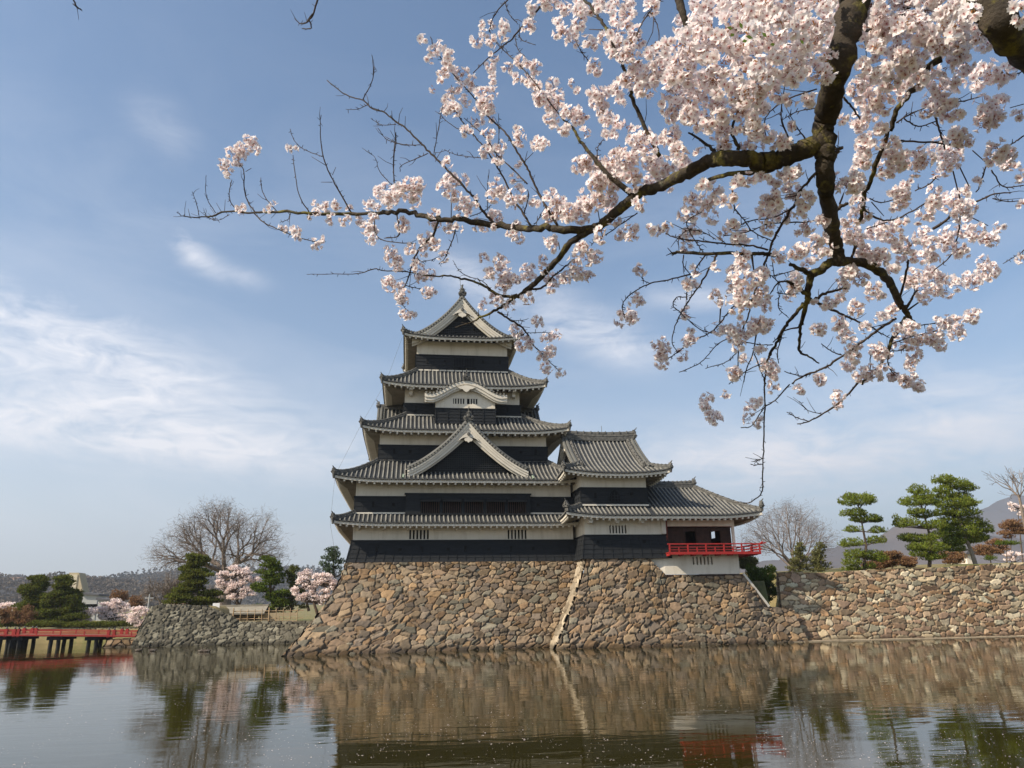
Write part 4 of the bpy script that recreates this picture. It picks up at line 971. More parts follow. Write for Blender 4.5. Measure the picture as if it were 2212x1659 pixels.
def dome_tree(name, label, Y, foot, centre, rx, rz, n, mt, seed=1, r1=.028, trunk=.25, roots=4, group=None, fine=0, finemat=None, low=-.15, shell_=.45, depthf=.9, cat='tree', fork=None):
    """leafless tree: limbs split again and again towards end points spread over a dome; foot, centre, rx, rz in frame px at distance Y"""
    rs = np.random.RandomState(seed); k = Y/1650*1.06; base = at(*foot, Y); C = at(*centre, Y)
    T = []
    while len(T) < n:
        d = rs.normal(size=3); d /= np.linalg.norm(d)
        if d[2] < low: continue
        r = rs.uniform(shell_, 1)**.6*(1+.10*math.sin(d[0]*7+seed)+.07*math.sin(d[2]*11)); T.append(C+d*r*np.array([rx*k, rx*k*depthf, rz*k]))
    T = np.array(T); root = thing(name, label, cat, base, group); mb = MB(); ends = []
    def curve(p, q, d0, r0, r1_):
        L = np.linalg.norm(q-p); m = p+d0*L*.35; m2 = q-(q-p)*.3+np.array([0, 0, -.04*L]); t_ = np.linspace(0, 1, 5)[:, None]
        P = (1-t_)**3*p+3*(1-t_)**2*t_*m+3*(1-t_)*t_**2*m2+t_**3*q; P[1:-1] += rs.normal(size=(3, 3))*L*.022
        mb.tube(P, np.linspace(r0, r1_, 5), 8 if r0 > .12 else (5 if r0 > .05 else 3), cap=False); e = P[-1]-P[-2]; return e/np.linalg.norm(e)
    def rad(m): return max(r1*m**.46, r1*.8)
    def rec(p, d, T, kk):
        if len(T) <= 2:
            for t_ in T: curve(p, t_, d, rad(1), r1*.5); ends.append(t_); ends.append((t_*2+p)/3)
            return
        c = T[rs.choice(len(T), kk, replace=False)]
        for _ in range(4):
            lab = np.argmin(((T[:, None]-c[None])**2).sum(-1), 1)
            c = np.array([T[lab == j].mean(0) if (lab == j).any() else c[j] for j in range(kk)])
        for j in range(kk):
            S = T[lab == j]
            if not len(S): continue
            q = p+(S.mean(0)-p)*rs.uniform(.30, .46); dd = curve(p, q, d, rad(len(S))*1.12, rad(len(S))*.92)
            rec(q, dd, S, 2 if rs.rand() < .6 or len(S) < 4 else 3)
    fk = at(*fork, Y) if fork else base+(C-base)*trunk
    mb.tube([base-np.array([0, 0, .3]), (base+fk)/2+rs.normal(size=3)*.05, fk], [rad(n)*1.5, rad(n)*1.1, rad(n)], 10)
    rec(fk, np.array([0, 0, 1.]), T, roots); mb.build('trunk', mt, root)
    if fine:
        E_ = np.array(ends); P = E_[rs.randint(len(E_), size=fine)]+rs.normal(size=(fine, 3))*(.45*Y/96)
        d = rs.normal(size=(fine, 3)); d[:, 2] = np.abs(d[:, 2])*.8; d /= np.linalg.norm(d, axis=1)[:, None]; e = np.cross(d, rs.normal(size=(fine, 3))); e /= np.linalg.norm(e, axis=1)[:, None]; L = .55*Y/96; w_ = .011*Y/96
        V = np.stack([P-e*w_, P+e*w_, P+d*L+e*w_*.7, P+d*L-e*w_*.7], 1).reshape(-1, 3); cb2 = MB(); cb2.add(V, np.arange(4*fine).reshape(fine, 4)); cb2.build('crown', finemat or mt, root)
    return root
M_BARK = mat('pine_bark', (.085, .06, .042), .95, .4, 3, .03, 8)
M_GREYBARK = mat('grey_bare_bark', (.17, .135, .11), .95, .3, 3)
M_TREE2 = mat('purple_grey_bark', (.17, .14, .125), .95, .3, 3)
M_PALEBARK = mat('pale_bark', (.22, .185, .145), .95, .3, 3)
M_PINE = leafmat('pine_needles', (.165, .195, .032), .3, .38)
M_PINE2 = leafmat('dark_conifer_needles', (.13, .14, .03), .3, .45)
M_PINE3 = leafmat('grey_green_needles', (.085, .115, .06), .25, .4)
M_YEL = leafmat('yellow_green_needles', (.16, .155, .06), .3, .35)
M_PINK = leafmat('pale_blossom_mass', (.88, .77, .74), .35, .12)
M_RUST = leafmat('rust_brown_twigs', (.27, .155, .085), .3, .35)
M_TWIG = leafmat('brown_twig_haze', (.20, .165, .14), .1, .25)
M_SHRUB = leafmat('shrub_leaves', (.11, .145, .025), .3, .35)
def z4(x, y): return (1566.1+x*.2929, 972.1+y*.2929)
def z5(x, y): return (x*.3418, 1026.1+y*.3418)
def P4(L): return [(*z4(x, y), a*.2929, b_*.2929) for x, y, a, b_ in L]
def P5(L): return [(*z5(x, y), a*.3418, b_*.3418) for x, y, a, b_ in L]
# three cloud-pruned pines on the terrace
g_ = 'cloud-pruned pines on the right terrace'
layered_tree('pine_tree', 'slim pine with separate flat cloud tiers, nearest the castle', 'pine tree', 60, [z4(1020, 895), z4(1035, 800), z4(1040, 700), z4(1020, 600), z4(1010, 540), z4(990, 430)],
    P4([(965, 385, 125, 42), (930, 345, 60, 30), (1040, 360, 55, 35), (955, 468, 90, 34), (1050, 510, 110, 32), (1120, 520, 45, 25), (955, 588, 62, 27), (1110, 600, 58, 30), (935, 690, 85, 36), (1100, 672, 70, 32), (950, 775, 80, 36), (1090, 785, 80, 42), (930, 830, 65, 35), (960, 875, 70, 22), (1140, 800, 50, 45), (1060, 860, 40, 25)]), M_PINE, g_, .20, 34, .14, seed=3, fat=1.16)
layered_tree('pine_tree', 'leaning pine with ragged cloud tiers, left of the tallest pine', 'pine tree', 60, [z4(1505, 885), z4(1510, 800), z4(1530, 700), z4(1500, 580), z4(1460, 450), z4(1420, 330)],
    P4([(1415, 300, 65, 42), (1450, 340, 70, 38), (1430, 385, 130, 40), (1510, 370, 55, 30), (1395, 460, 60, 26), (1490, 475, 90, 36), (1345, 540, 95, 38), (1265, 500, 22, 24), (1300, 560, 45, 22), (1530, 562, 90, 34), (1350, 640, 55, 24), (1450, 655, 120, 32), (1560, 630, 60, 34), (1400, 720, 60, 32), (1500, 725, 130, 42), (1420, 770, 60, 28), (1560, 780, 75, 34), (1500, 800, 60, 26)]), M_PINE, g_, .20, 34, .17, seed=4, fat=1.2)
layered_tree('pine_tree', 'tallest full pine with a pale bare lower trunk on the terrace', 'pine tree', 61.5, [z4(1845, 845), z4(1815, 740), z4(1760, 620), z4(1720, 480), z4(1690, 350), z4(1660, 240)],
    P4([(1620, 225, 75, 40), (1690, 260, 90, 48), (1770, 285, 70, 42), (1600, 300, 60, 32), (1640, 340, 80, 34), (1750, 345, 80, 32), (1700, 400, 140, 40), (1800, 400, 60, 36), (1640, 460, 70, 34), (1740, 470, 110, 40), (1690, 530, 100, 44), (1820, 540, 90, 48), (1880, 590, 80, 44), (1740, 610, 140, 50), (1680, 680, 80, 44), (1820, 660, 110, 44), (1700, 730, 70, 30), (1900, 650, 50, 30), (1640, 580, 50, 34)]), M_PINE, g_, .22, 34, .2, seed=5, bark=M_PALEBARK, fat=1.2)
# right: shrubs, bare trees
dome_tree('bare_tree', 'wide leafless multi-stemmed tree rising just beyond the red balcony', 70, z4(500, 905), z4(470, 700), 350*.2929, 335*.2929, 520, M_TREE2, 8, .014, .05, 7, None, 6000, M_TREE2, low=-.18, fork=z4(500, 885))
for i, (x, y, s_) in enumerate([(550, 800, 1.0), (700, 800, 1.1)]):
    rs = np.random.RandomState(30+i)
    layered_tree('young_conifer', ['small yellowish conifer nearer the balcony, under the bare tree', 'small yellowish conifer with paired spiky tops, nearer the first pine'][i], 'conifer', 62, [z4(x, 895), z4(x, 800), z4(x, 700)],
        P4([(x+rs.uniform(-1, 1)*(10+60*s_*q), 690+200*q, 22+26*q, 17) for q in np.linspace(0.02, 1, 26)]), M_YEL, 'young conifers on the right terrace', .24, 16, .08, seed=20+i)
for i, (x, y, a, b_, m_, lb) in enumerate([(215, 960, 100, 110, M_SHRUB, 'rounded dark green shrub hard against the white castle base'), (325, 1000, 80, 150, M_PINE, 'tall clipped green shrub filling the gap beside the terrace wall'), (150, 830, 60, 45, M_YEL, 'pale green shrub top under the red balcony end')]):
    rs = np.random.RandomState(50+i)
    layered_tree('shrub', lb, 'shrub', 60+i, [z4(x, 1110), z4(x, y)], autopads(rs, *z4(x, y), a*.29*.75, b_*.29*.8, 16, 12, 7), m_, None, .22, 24, .08, seed=40+i, fat=1.45)
for i, (x, y, a, b_, lb) in enumerate([(1235, 790, 70, 50, 'round rust brown shrub between the slim pine and the next'), (1130, 850, 130, 22, 'low rust brown hedge along the terrace edge'), (1340, 825, 130, 48, 'broad rust brown shrub below the leaning pine'), (1690, 790, 90, 60, 'rust brown shrub under the tallest pine'), (1960, 730, 130, 75, 'dark spreading brown shrub right of the tallest pine'), (2120, 590, 110, 75, 'orange brown leafless treetop at the right edge')]):
    rs = np.random.RandomState(70+i)
    layered_tree('brown_shrub', lb, 'shrub', 65+i, [z4(x, 880), z4(x-10, (880+y)/2), z4(x, y)], autopads(rs, *z4(x, y), a*.29*.8, b_*.29*.8, 10+int(a/12), 9, 5), M_RUST, 'rust brown shrubs behind the pines', .20, 30, .07, seed=60+i, fat=1.5)
layered_tree('green_shrub', 'low green clipped shrub among the brown ones at the right', 'shrub', 66, [z4(2080, 830), z4(2080, 700)], P4([(2040, 690, 60, 20), (2120, 690, 60, 20), (1960, 800, 50, 20)]), M_SHRUB, None, .2, 30, .06, seed=81)
for i, (x, y, a, b_, lb, Yd) in enumerate([(2160, 430, 90, 60, 'pale pink cherry crown on the right edge above the brown treetop', 75), (2120, 790, 110, 50, 'low pale pink blossom bush at the right end of the terrace', 68), (1090, 845, 60, 16, 'thin strip of pale blossom behind the brown hedge', 74)]):
    rs = np.random.RandomState(90+i)
    layered_tree('cherry_tree', lb, 'cherry tree', Yd, [z4(x+40, 870), z4(x+20, (870+y)/2), z4(x, y)], autopads(rs, *z4(x, y), a*.29*.8, b_*.29*.8, 12, 8, 5), M_PINK, None, .2, 26, .1, 'leaf', seed=95+i)
bare_tree('bare_tree', 'small leafless tree top against the sky at the right edge', 66, z4(2215, 560), (40, .45, 0, 1.2), z4(0, 70)[1], M_GREYBARK, 15, .13, 4, twig=.016, nch=2)
# left bank trees
dome_tree('bare_tree', 'huge spreading leafless zelkova towering over the left bank', 96, z5(1420, 830), z5(1390, 560), 345*.3418, 360*.3418, 900, M_GREYBARK, 21, .024, .3, 5, None, 13000, M_TWIG, low=-.12, fork=z5(1420, 640))
rs = np.random.RandomState(5)
rs = np.random.RandomState(5)
layered_tree('conifer', 'dark green conifer clump on three trunks beside the mossy wall corner', 'conifer', 80, [z5(1255, 840), z5(1250, 700), z5(1240, 520)],
    P5([(1235+rs.uniform(-1, 1)*(25+110*q)+12*math.sin(q*21), 515+300*q, 44+34*q, 14) for q in np.linspace(0, 1, 36)]), M_PINE2, None, .3, 22, .22, seed=101)
layered_tree('pine_tree', 'tall yellow-green pine behind the small tiled house', 'pine tree', 79, [z5(1730, 890), z5(1715, 750), z5(1705, 560)],
    P5([(1705+rs.uniform(-1, 1)*(25+65*min(1, q*1.8)), 530+330*q, 36+16*q, 14) for q in np.linspace(0, 1, 32)]), M_SHRUB, 'pines on the far bank', .28, 22, .18, seed=102)
layered_tree('pine_tree', 'thin dark pine right of the taller pine by the bamboo fence', 'pine tree', 80, [z5(1840, 880), z5(1850, 750), z5(1860, 620)],
    P5([(1852+rs.uniform(-1, 1)*(20+55*q), 590+270*q, 26, 18) for q in np.linspace(0, 1, 22)]), M_PINE2, 'pines on the far bank', .26, 20, .13, seed=103)
layered_tree('pine_tree', 'open blue-green pine top showing beside the keep', 'pine tree', 84, [z5(2110, 800), z5(2110, 650), z5(2100, 500)],
    P5([(2100+rs.uniform(-1, 1)*(20+85*q), 470+180*q, 28, 16) for q in np.linspace(0, 1, 24)]), M_PINE3, 'pines on the far bank', .28, 15, .15, seed=104)
for i, (x, y, a, b_, yb, Yd, lb, n_) in enumerate([
    (1500, 680, 165, 125, 830, 86, 'large blossoming cherry tree between the dark conifer clump and the tall pine', 60),
    (2000, 720, 170, 115, 890, 78, 'blossoming cherry tree against the corner of the keep rampart', 55),
    (715, 862, 135, 82, 965, 92, 'low blossoming cherry tree in the middle behind the red bridge', 40),
    (525, 885, 105, 55, 965, 90, 'small blossoming cherry tree right of the large dark conifers', 22),
    (885, 895, 90, 70, 968, 88, 'blossoming cherry tree drooping beside the mossy wall end', 28),
    (50, 845, 90, 35, 950, 100, 'pinkish cherry tree at the left edge behind the bridge', 18),
    (1110, 812, 100, 14, 840, 100, 'far strip of cherry blossom above the mossy wall', 12),
    (1940, 640, 60, 40, 860, 95, 'hazy cherry crown behind the thin dark pine', 14)]):
    rs = np.random.RandomState(120+i); u, v = z5(x, y)
    layered_tree('cherry_tree', lb, 'cherry tree', Yd, [z5(x+10, yb), z5(x-15, (yb+y)/2), z5(x, y-b_*.3)], autopads(rs, u, v, a*.3418*.85, b_*.3418*.85, int(n_*1.8), 8, 5), M_PINK, 'cherry trees in bloom on the far bank', .19, 26, .18, 'leaf', seed=130+i)
for i, (x, y, a, b_, yb, Yd, lb) in enumerate([(215, 790, 110, 160, 960, 92, 'big dark conifer at the left behind the red bridge'), (385, 790, 110, 160, 960, 90, 'big dark conifer just left of the tan tower')]):
    rs = np.random.RandomState(150+i)
    layered_tree('conifer', lb, 'conifer', Yd, [z5(x, yb), z5(x, y), z5(x+10, y-b_*.7)], P5([(x+10+rs.uniform(-1, 1)*(20+112*q**.8)+10*math.sin(q*19+i), y-140+290*q, 34+34*q, 14) for q in np.linspace(0, 1, 40)]), M_PINE2, 'dark conifers behind the bridge', .32, 22, .25, seed=160+i)
for i, (x, y, a, b_, yb, Yd, lb) in enumerate([(140, 885, 80, 60, 955, 86, 'reddish brown leafless shrub between the conifers and the bridge'), (25, 900, 50, 50, 955, 88, 'reddish brown shrub at the left picture edge'), (860, 800, 55, 55, 900, 120, 'bare russet tree above the blossom right of the grey hall'), (755, 765, 40, 35, 860, 122, 'small orange tree right of the grey hall')]):
    rs = np.random.RandomState(170+i)
    layered_tree('brown_shrub', lb, 'shrub', Yd, [z5(x, yb), z5(x, y)], autopads(rs, *z5(x, y), a*.34*.8, b_*.34*.8, 14, 9, 8), M_RUST, None, .24, 18, .09, seed=180+i)
rs = np.random.RandomState(44)
layered_tree('hedge', 'dark low hedge added for the shade band under the cherry trees behind the red bridge', 'hedge', 88.5, [z5(450, 965), z5(450, 940)], [(*z5(x, 948+rs.uniform(-6, 5)), 14, 5) for x in np.arange(5, 960, 26)], M_PINE2, None, .26, 22, .05, seed=45)  # added foliage strip gives the dark band of shade below the cherries
layered_tree('shrub_row', 'dark shrubs along the water edge seen beneath the red bridge', 'shrubs', 85.9, [z5(300, 1040), z5(300, 1010)], [(*z5(x, 1012+rs.uniform(-8, 8)), 12, 7) for x in np.arange(0, 760, 24)], M_PINE2, None, .24, 20, .05, seed=46)
# hazy leafless wood behind the mossy wall
for i, (x, w_, y0) in enumerate([(1010, 60, 640), (1075, 70, 610), (1170, 70, 690), (1330, 60, 700)]):
    bare_tree('bare_tree', ['hazy bare tree at the left foot of the zelkova', 'hazy bare tree second from the left under the zelkova', 'hazy bare tree behind the dark conifer clump', 'hazy bare tree glimpsed right of the conifer clump'][i], 118, z5(x, 830), (w_*.8, .15, 0, 1.1), z5(0, y0)[1], M_TWIG, 200+i, .16, 4, group='hazy bare trees under the zelkova', twig=.03, fine=900, finemat=M_TWIG)

# ------------------------------------------------------------------ left bank buildings
M_BEIGE = mat('beige_wall', (.36, .29, .19), .9, .1, 1)
M_THATCH = mat('weathered_shingle_roof', (.25, .225, .18), .95, .2, 2, .02, 5)
M_TAN = mat('tan_concrete', (.44, .37, .25), .9, .1, .4)
M_TAN2 = mat('light_tan_panel', (.56, .50, .38), .9, .1, .4)
M_GREYW = mat('grey_wall', (.40, .40, .39), .9, .1, .4)
M_DGREY = mat('dark_roof', (.10, .10, .11), .8, .2, .6)
M_BAMBOO = mat('weathered_bamboo', (.34, .24, .14), .8, .3, 2)
M_WHITE = mat('white_paint', (.8, .8, .8), .6, .05, 1)
gl, grr = at(*z5(1412, 930), 75), at(*z5(1640, 930), 75)
gh = thing('garden_house', 'small beige garden house with a low shingle roof on the far bank', 'house', ((gl[0]+grr[0])/2, 76.5, 1.6))
X0, X1 = gl[0], grr[0]
ze0 = at(*z5(1500, 872), 74.4)[2]; hb = MB(); quad_wall(hb, 75, X0, X1, 1.6, ze0-.03, [(X0+2.2, X0+3.5, 1.9, ze0-.35), (X0+5.0, X0+6.6, 1.9, ze0-.35)], .2)
hb.box(X0, X0+.05, 75.02, 79, 1.6, ze0-.03).box(X1-.05, X1, 75.02, 79, 1.6, ze0-.03); hw = hb.build('wall', M_BEIGE, gh)
MB().box(X0+.2, X1-.2, 75.25, 75.3, 1.7, ze0-.2).build('window', M_DARK, hw)
zt0 = at(*z5(1500, 828), 77)[2]; ze0 = at(*z5(1500, 872), 74.4)[2]
rp = MB(); xl, xr = X0-1.0, X1+.5
rp.grid(np.array([[(xl, 74.3, ze0-.14), (xr, 74.3, ze0-.14)], [(xl, 74.3, ze0), (xr, 74.3, ze0)], [(xl+.15, 77, zt0), (xr-.15, 77, zt0)], [(xl, 79.7, ze0), (xr, 79.7, ze0)], [(xl, 79.7, ze0-.14), (xr, 79.7, ze0-.14)], [(xl+.15, 77, zt0-.14), (xr-.15, 77, zt0-.14)], [(xl, 74.3, ze0-.14), (xr, 74.3, ze0-.14)]]))
rp.box(xl+.1, xr-.1, 76.8, 77.2, zt0-.02, zt0+.12)
rr = rp.build('roof', M_THATCH, gh); MB().box(xl+.05, xr-.05, 74.34, 74.5, ze0-.24, ze0-.145).build('gutter', M_DARK, rr)
bf0, bf1 = at(*z5(1470, 940), 72.4), at(*z5(1915, 940), 72.4)
bf = thing('bamboo_fence', 'brown bamboo rail fence along the top of the far bank wall', 'fence', ((bf0[0]+bf1[0])/2, 72.4, 1.6))
rl = MB()
for z in (2.1, 2.75): rl.tube([(bf0[0], 72.4, z), (bf1[0], 72.4, z)], .035, 5)
rl.build('rail', M_BAMBOO, bf)
for x in np.arange(bf0[0], bf1[0], .62):
    big = int((x-bf0[0])/.62+.5) % 5 == 0
    MB().tube([(x, 72.36, 1.5), (x, 72.36, 3.05 if big else 2.95)], .06 if big else .03, 5).build('post' if big else 'picket', M_BAMBOO, bf)
q0 = at(*z5(1365, 842), 73.5)
sg = thing('white_board', 'small white board on a thin post beside the garden house', 'sign', (q0[0], 73.5, 1.8))
MB().box(q0[0]-.30, q0[0]+.30, 73.45, 73.5, q0[2]-.5, q0[2]+.45).build('board', M_WHITE, sg); MB().tube([(q0[0], 73.55, 1.6), (q0[0], 73.55, q0[2]+.4)], .04, 5).build('post', M_BAMBOO, sg)
MB_ = MB(); a0, a1 = at(*z5(1470, 940), 72.0), at(*z5(1690, 940), 72.0)
tag(MB_.box(a0[0], a1[0], 71.5, 72.1, 1.7, 1.92).build('straw_ledge', mat('straw', (.42, .34, .19), .95, .3, 3)), 'pale straw-coloured ledge on the bank wall below the garden house', 'ledge')
# tan tower and halls
Yt = 150
def px(x, y, Yd): return at(*z5(x, y), Yd)
tt = thing('tan_tower', 'tall tan tower block with a slanting side rising behind the big conifers', 'building', px(480, 840, Yt))
A = [px(437, 617, Yt), px(498, 617, Yt), px(525, 745, Yt), px(525, 850, Yt), px(430, 850, Yt), px(425, 745, Yt)]
tm = MB(); tm.prism([(p[0], p[2]) for p in A], Yt, Yt+3); tw_ = tm.build('wall', M_TAN, tt)
p0, p1 = px(443, 630, Yt), px(476, 740, Yt); MB().box(p0[0], p1[0], Yt-.12, Yt+.02, p1[2], p0[2]).build('panel', M_TAN2, tw_)
p0, p1 = px(455, 755, Yt-4), px(505, 812, Yt-4); MB().box(p0[0], p1[0], Yt-4, Yt-.01, p1[2]-6, p0[2]).build('annex', mat('brick_annex', (.26, .16, .11), .9, .2, 1), tt)
p0, p1 = px(450, 742, Yt-5), px(526, 757, Yt-5); MB().box(p0[0], p1[0], Yt-5, Yt-.02, p1[2], p0[2]).build('canopy', M_TAN2, tt)
for nm, lb, x0, x1, y0, Yd, roofh, mt in [('grey_hall', 'plain grey hall with a sloping roof right of the tan tower', 525, 618, 755, 145, 12, M_GREYW), ('grey_block', 'low grey block between the grey hall and the orange tree', 622, 700, 790, 140, 5, M_GREYW)]:
    p0, p1 = px(x0, y0, Yd), px(x1, y0+8, Yd); bld = thing(nm, lb, 'building', ((p0[0]+p1[0])/2, Yd, 2))
    wm = MB(); wm.prism([(p0[0], 1), (p1[0], 1), (p1[0], p1[2]), (p0[0], p0[2])], Yd, Yd+4); wl_ = wm.build('wall', mt, bld)
    MB().prism([(p0[0]-.3, p0[2]+.02), (p1[0]+.3, p1[2]+.02), (p1[0]+.3, p1[2]+.3), (p0[0]-.3, p0[2]+.4)], Yd-.4, Yd+4.4).build('roof', M_DGREY, bld)
    for k in range(4):
        x = p0[0]+(p1[0]-p0[0])*(.15+.22*k); MB().box(x, x+.9, Yd-.03, Yd+.05, p1[2]-2.6, p1[2]-1.4).build('window', M_DARK, wl_)
lp = px(935, 850, 95); lt_ = px(935, 752, 95)
pl_ = thing('utility_pole', 'thin grey pole standing above the cherry blossom near the wall end', 'pole', (lp[0], 95, 1.6))
MB().tube([(lp[0], 95, 1.4), (lp[0], 95, lt_[2])], [.12, .08], 7).build('shaft', M_GREYW, pl_); MB().box(lp[0]-.5, lp[0]+.5, 94.95, 95.05, lt_[2]-.5, lt_[2]-.4).build('crossarm', M_GREYW, pl_)
wb0, wb1 = at(*z4(1775, 755), 78), at(*z4(1850, 845), 78)
wbt = thing('white_shed', 'white shed glimpsed behind the pale trunk of the tallest pine', 'shed', (wb0[0], 78, 5.5))
MB().box(wb0[0], wb1[0], 78, 81, 5, wb0[2]-.2).build('wall', M_PLASTER, wbt); MB().prism([(wb0[0]-.3, wb0[2]-.2), (wb1[0]+.3, wb0[2]-.2), ((wb0[0]+wb1[0])/2, wb0[2]+.5)], 77.7, 81.3).build('roof', M_DGREY, wbt)

# ------------------------------------------------------------------ red bridge
bl, brt = -50.0, -22.5
def bz(x): return .78+.46*math.sin(max(0, min(1, (brt-x)/24))*math.pi*.5)          # gentle arch of the deck
bg_ = thing('red_bridge', 'long low vermilion bridge on dark timber piles at the left', 'bridge', (-32, 72.5, 0))
dk = MB(); X_ = np.linspace(bl, brt, 30)
for y0, y1 in ((70.9, 74.1),):
    dk.grid(np.array([[(x, y0, bz(x)+.10) for x in X_], [(x, y1, bz(x)+.10) for x in X_], [(x, y1, bz(x)-.05) for x in X_], [(x, y0, bz(x)-.05) for x in X_], [(x, y0, bz(x)+.10) for x in X_]]))
dk.build('deck', mat('deck_planks', (.16, .11, .07), .9, .3, 3), bg_)
gm = MB()
for y in (70.85, 74.15):
    for a, b_ in zip(X_, X_[1:]): gm.beam((a, y, bz(a)+.05), (b_, y, bz(b_)+.05), .12, .13)
gm.build('girder', M_RED, bg_)
for yy_ in (70.95, 74.05):
    rl = MB()
    for a, b_ in zip(X_, X_[1:]):
        for dz, s_ in ((.42, .07), (.30, .05), (.18, .05)): rl.beam((a, yy_, bz(a)+dz), (b_, yy_, bz(b_)+dz), s_, s_)
    for x in np.arange(bl, brt, 1.9): rl.box(x-.04, x+.04, yy_-.04, yy_+.04, bz(x)+.1, bz(x)+.40)
    rl.build('railing', M_RED, bg_)
    for x in [brt-.1, brt-2.3, brt-2.75, px(125, 960, 71)[0], px(100, 960, 71)[0], px(47, 960, 71)[0]]:
        pm = MB().box(x-.11, x+.11, yy_-.11, yy_+.11, bz(x)-.1, bz(x)+.54).build('rail_post', M_RED, bg_)
        MB().loft([[(x+math.cos(a)*r, yy_+math.sin(a)*r, bz(x)+z) for a in np.arange(8)*math.pi/4] for r, z in ((.09, .54), (.10, .56), (.05, .58), (.09, .62), (.08, .66), (.02, .72))]).build('finial', M_BRONZE, pm)
M_PILE = mat('black_tarred_timber', (.012, .012, .012), .8, .3, 3)
for xs5 in (25, 95, 345, 585):
    x = px(xs5, 1060, 71.2)[0]
    for dx, yy_ in ((-.35, 71.2), (.35, 71.2), (-.35, 73.8), (.35, 73.8)): MB().tube([(x+dx, yy_, -.9), (x+dx*.8, yy_, bz(x)-.05)], .17, 8).build('pile', M_PILE, bg_)
    MB().box(x-.6, x+.6, 71.0, 74.0, bz(x)-.34, bz(x)-.06).build('pile_cap', M_PILE, bg_)

# ------------------------------------------------------------------ hills and hillside houses
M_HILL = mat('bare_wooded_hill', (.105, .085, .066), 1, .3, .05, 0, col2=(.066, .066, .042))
M_HILL2 = mat('haze_tinted_mountain', (.075, .08, .095), 1, .2, .006, 0, col2=(.11, .095, .095))  # blue-grey distance haze put into the base colour
HG = []
def hill(name, Yd, sky_, mt, depth, rough, seed, step=6.0, canopy=0.0, wood=0, wh=4.0, wmat=None):
    us = np.array([p[0] for p in sky_]); pts = [at(u, v, Yd) for u, v in sky_]
    xs_ = np.array([p[0] for p in pts]); zs_ = np.array([p[2] for p in pts])
    X_ = np.arange(xs_[0], xs_[-1], step); Z_ = np.interp(X_, xs_, zs_)
    Ys = np.concatenate([np.linspace(-depth, 0, 40), np.linspace(0, depth*.8, 10)[1:]])
    XX, YY = np.meshgrid(X_, Ys)
    f = np.where(YY < 0, np.clip(1+YY/depth, 0, 1)**.9, np.clip(1-YY/(depth*.9), 0, 1))
    ridge_ = Z_[None, :]*(f*(1-.12*np.sin(YY/depth*7+XX*.01)*(f < .98)))
    n_ = (fbm(XX/90+seed, (YY+Yd)/90, 5, seed)-.5)*rough*np.where(YY < 0, np.clip(-YY/depth*6, 0, 1), 1)
    cn = canopy*(vnoise(XX/7., (YY+Yd)/7., seed+3)+.6*vnoise(XX/3., YY/3.+9, seed+4)-.8)
    ZZ = np.maximum(ridge_+n_, -2)+cn
    HG.append((X_, Ys+Yd, ZZ)); tag(MB().grid(np.stack([XX, YY+Yd, ZZ], -1)).build(name, mt, smooth=True), kind='structure')
    if wood:
        rw_ = np.random.RandomState(seed+40); i = rw_.randint(2, XX.shape[0]-8, wood); j = rw_.randint(0, XX.shape[1], wood)
        P = np.stack([XX[i, j], YY[i, j]+Yd, ZZ[i, j]], -1)+rw_.rand(wood, 3)*np.array([4, 6, wh]); m_ = P[:, 2] > 4
        wq = MB(); quads(wq, P[m_], wh*.36, rw_); tag(wq.build('hillside_wood', wmat, smooth=False), 'grey-brown leafless wood covering the hill', 'wood', kind='stuff')
hill('hill', 760, [(-260, 1232), (-120, 1238), (0, 1243), (30, 1248), (70, 1249), (120, 1246), (150, 1250), (185, 1253), (215, 1258), (260, 1262), (310, 1274), (380, 1290), (460, 1303)], M_HILL, 330, 14, 3, 4, 3.0, 70000, 5.0, leafmat('leafless_wood', (.125, .105, .088), .2, .22))
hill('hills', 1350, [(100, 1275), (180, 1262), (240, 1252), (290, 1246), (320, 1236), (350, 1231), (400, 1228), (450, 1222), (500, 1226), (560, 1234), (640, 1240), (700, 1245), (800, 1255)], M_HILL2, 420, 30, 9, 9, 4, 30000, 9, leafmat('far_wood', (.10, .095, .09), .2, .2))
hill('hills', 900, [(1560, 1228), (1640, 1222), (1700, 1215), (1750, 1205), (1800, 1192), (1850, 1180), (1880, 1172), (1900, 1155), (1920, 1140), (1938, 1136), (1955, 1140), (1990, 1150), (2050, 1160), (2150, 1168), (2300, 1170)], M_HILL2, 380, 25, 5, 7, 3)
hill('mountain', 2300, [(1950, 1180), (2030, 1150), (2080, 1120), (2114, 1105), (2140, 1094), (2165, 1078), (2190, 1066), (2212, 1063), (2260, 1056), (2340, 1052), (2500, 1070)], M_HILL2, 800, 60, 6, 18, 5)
hz = [(10, 665, 5), (42, 668, 7), (105, 662, 8), (70, 690, 6), (20, 700, 5), (35, 722, 6), (8, 745, 7), (25, 765, 8), (75, 735, 6), (60, 760, 7), (92, 755, 5), (15, 785, 7), (50, 788, 8), (85, 778, 6), (48, 740, 5), (5, 715, 5), (120, 690, 6), (100, 712, 6)]
rs = np.random.RandomState(3); wcol = [M_PLASTER, M_GREYW, M_TAN2, mat('peach_wall', (.62, .40, .30), .9, .1, 1)]
words = ['white', 'grey', 'cream', 'peach']
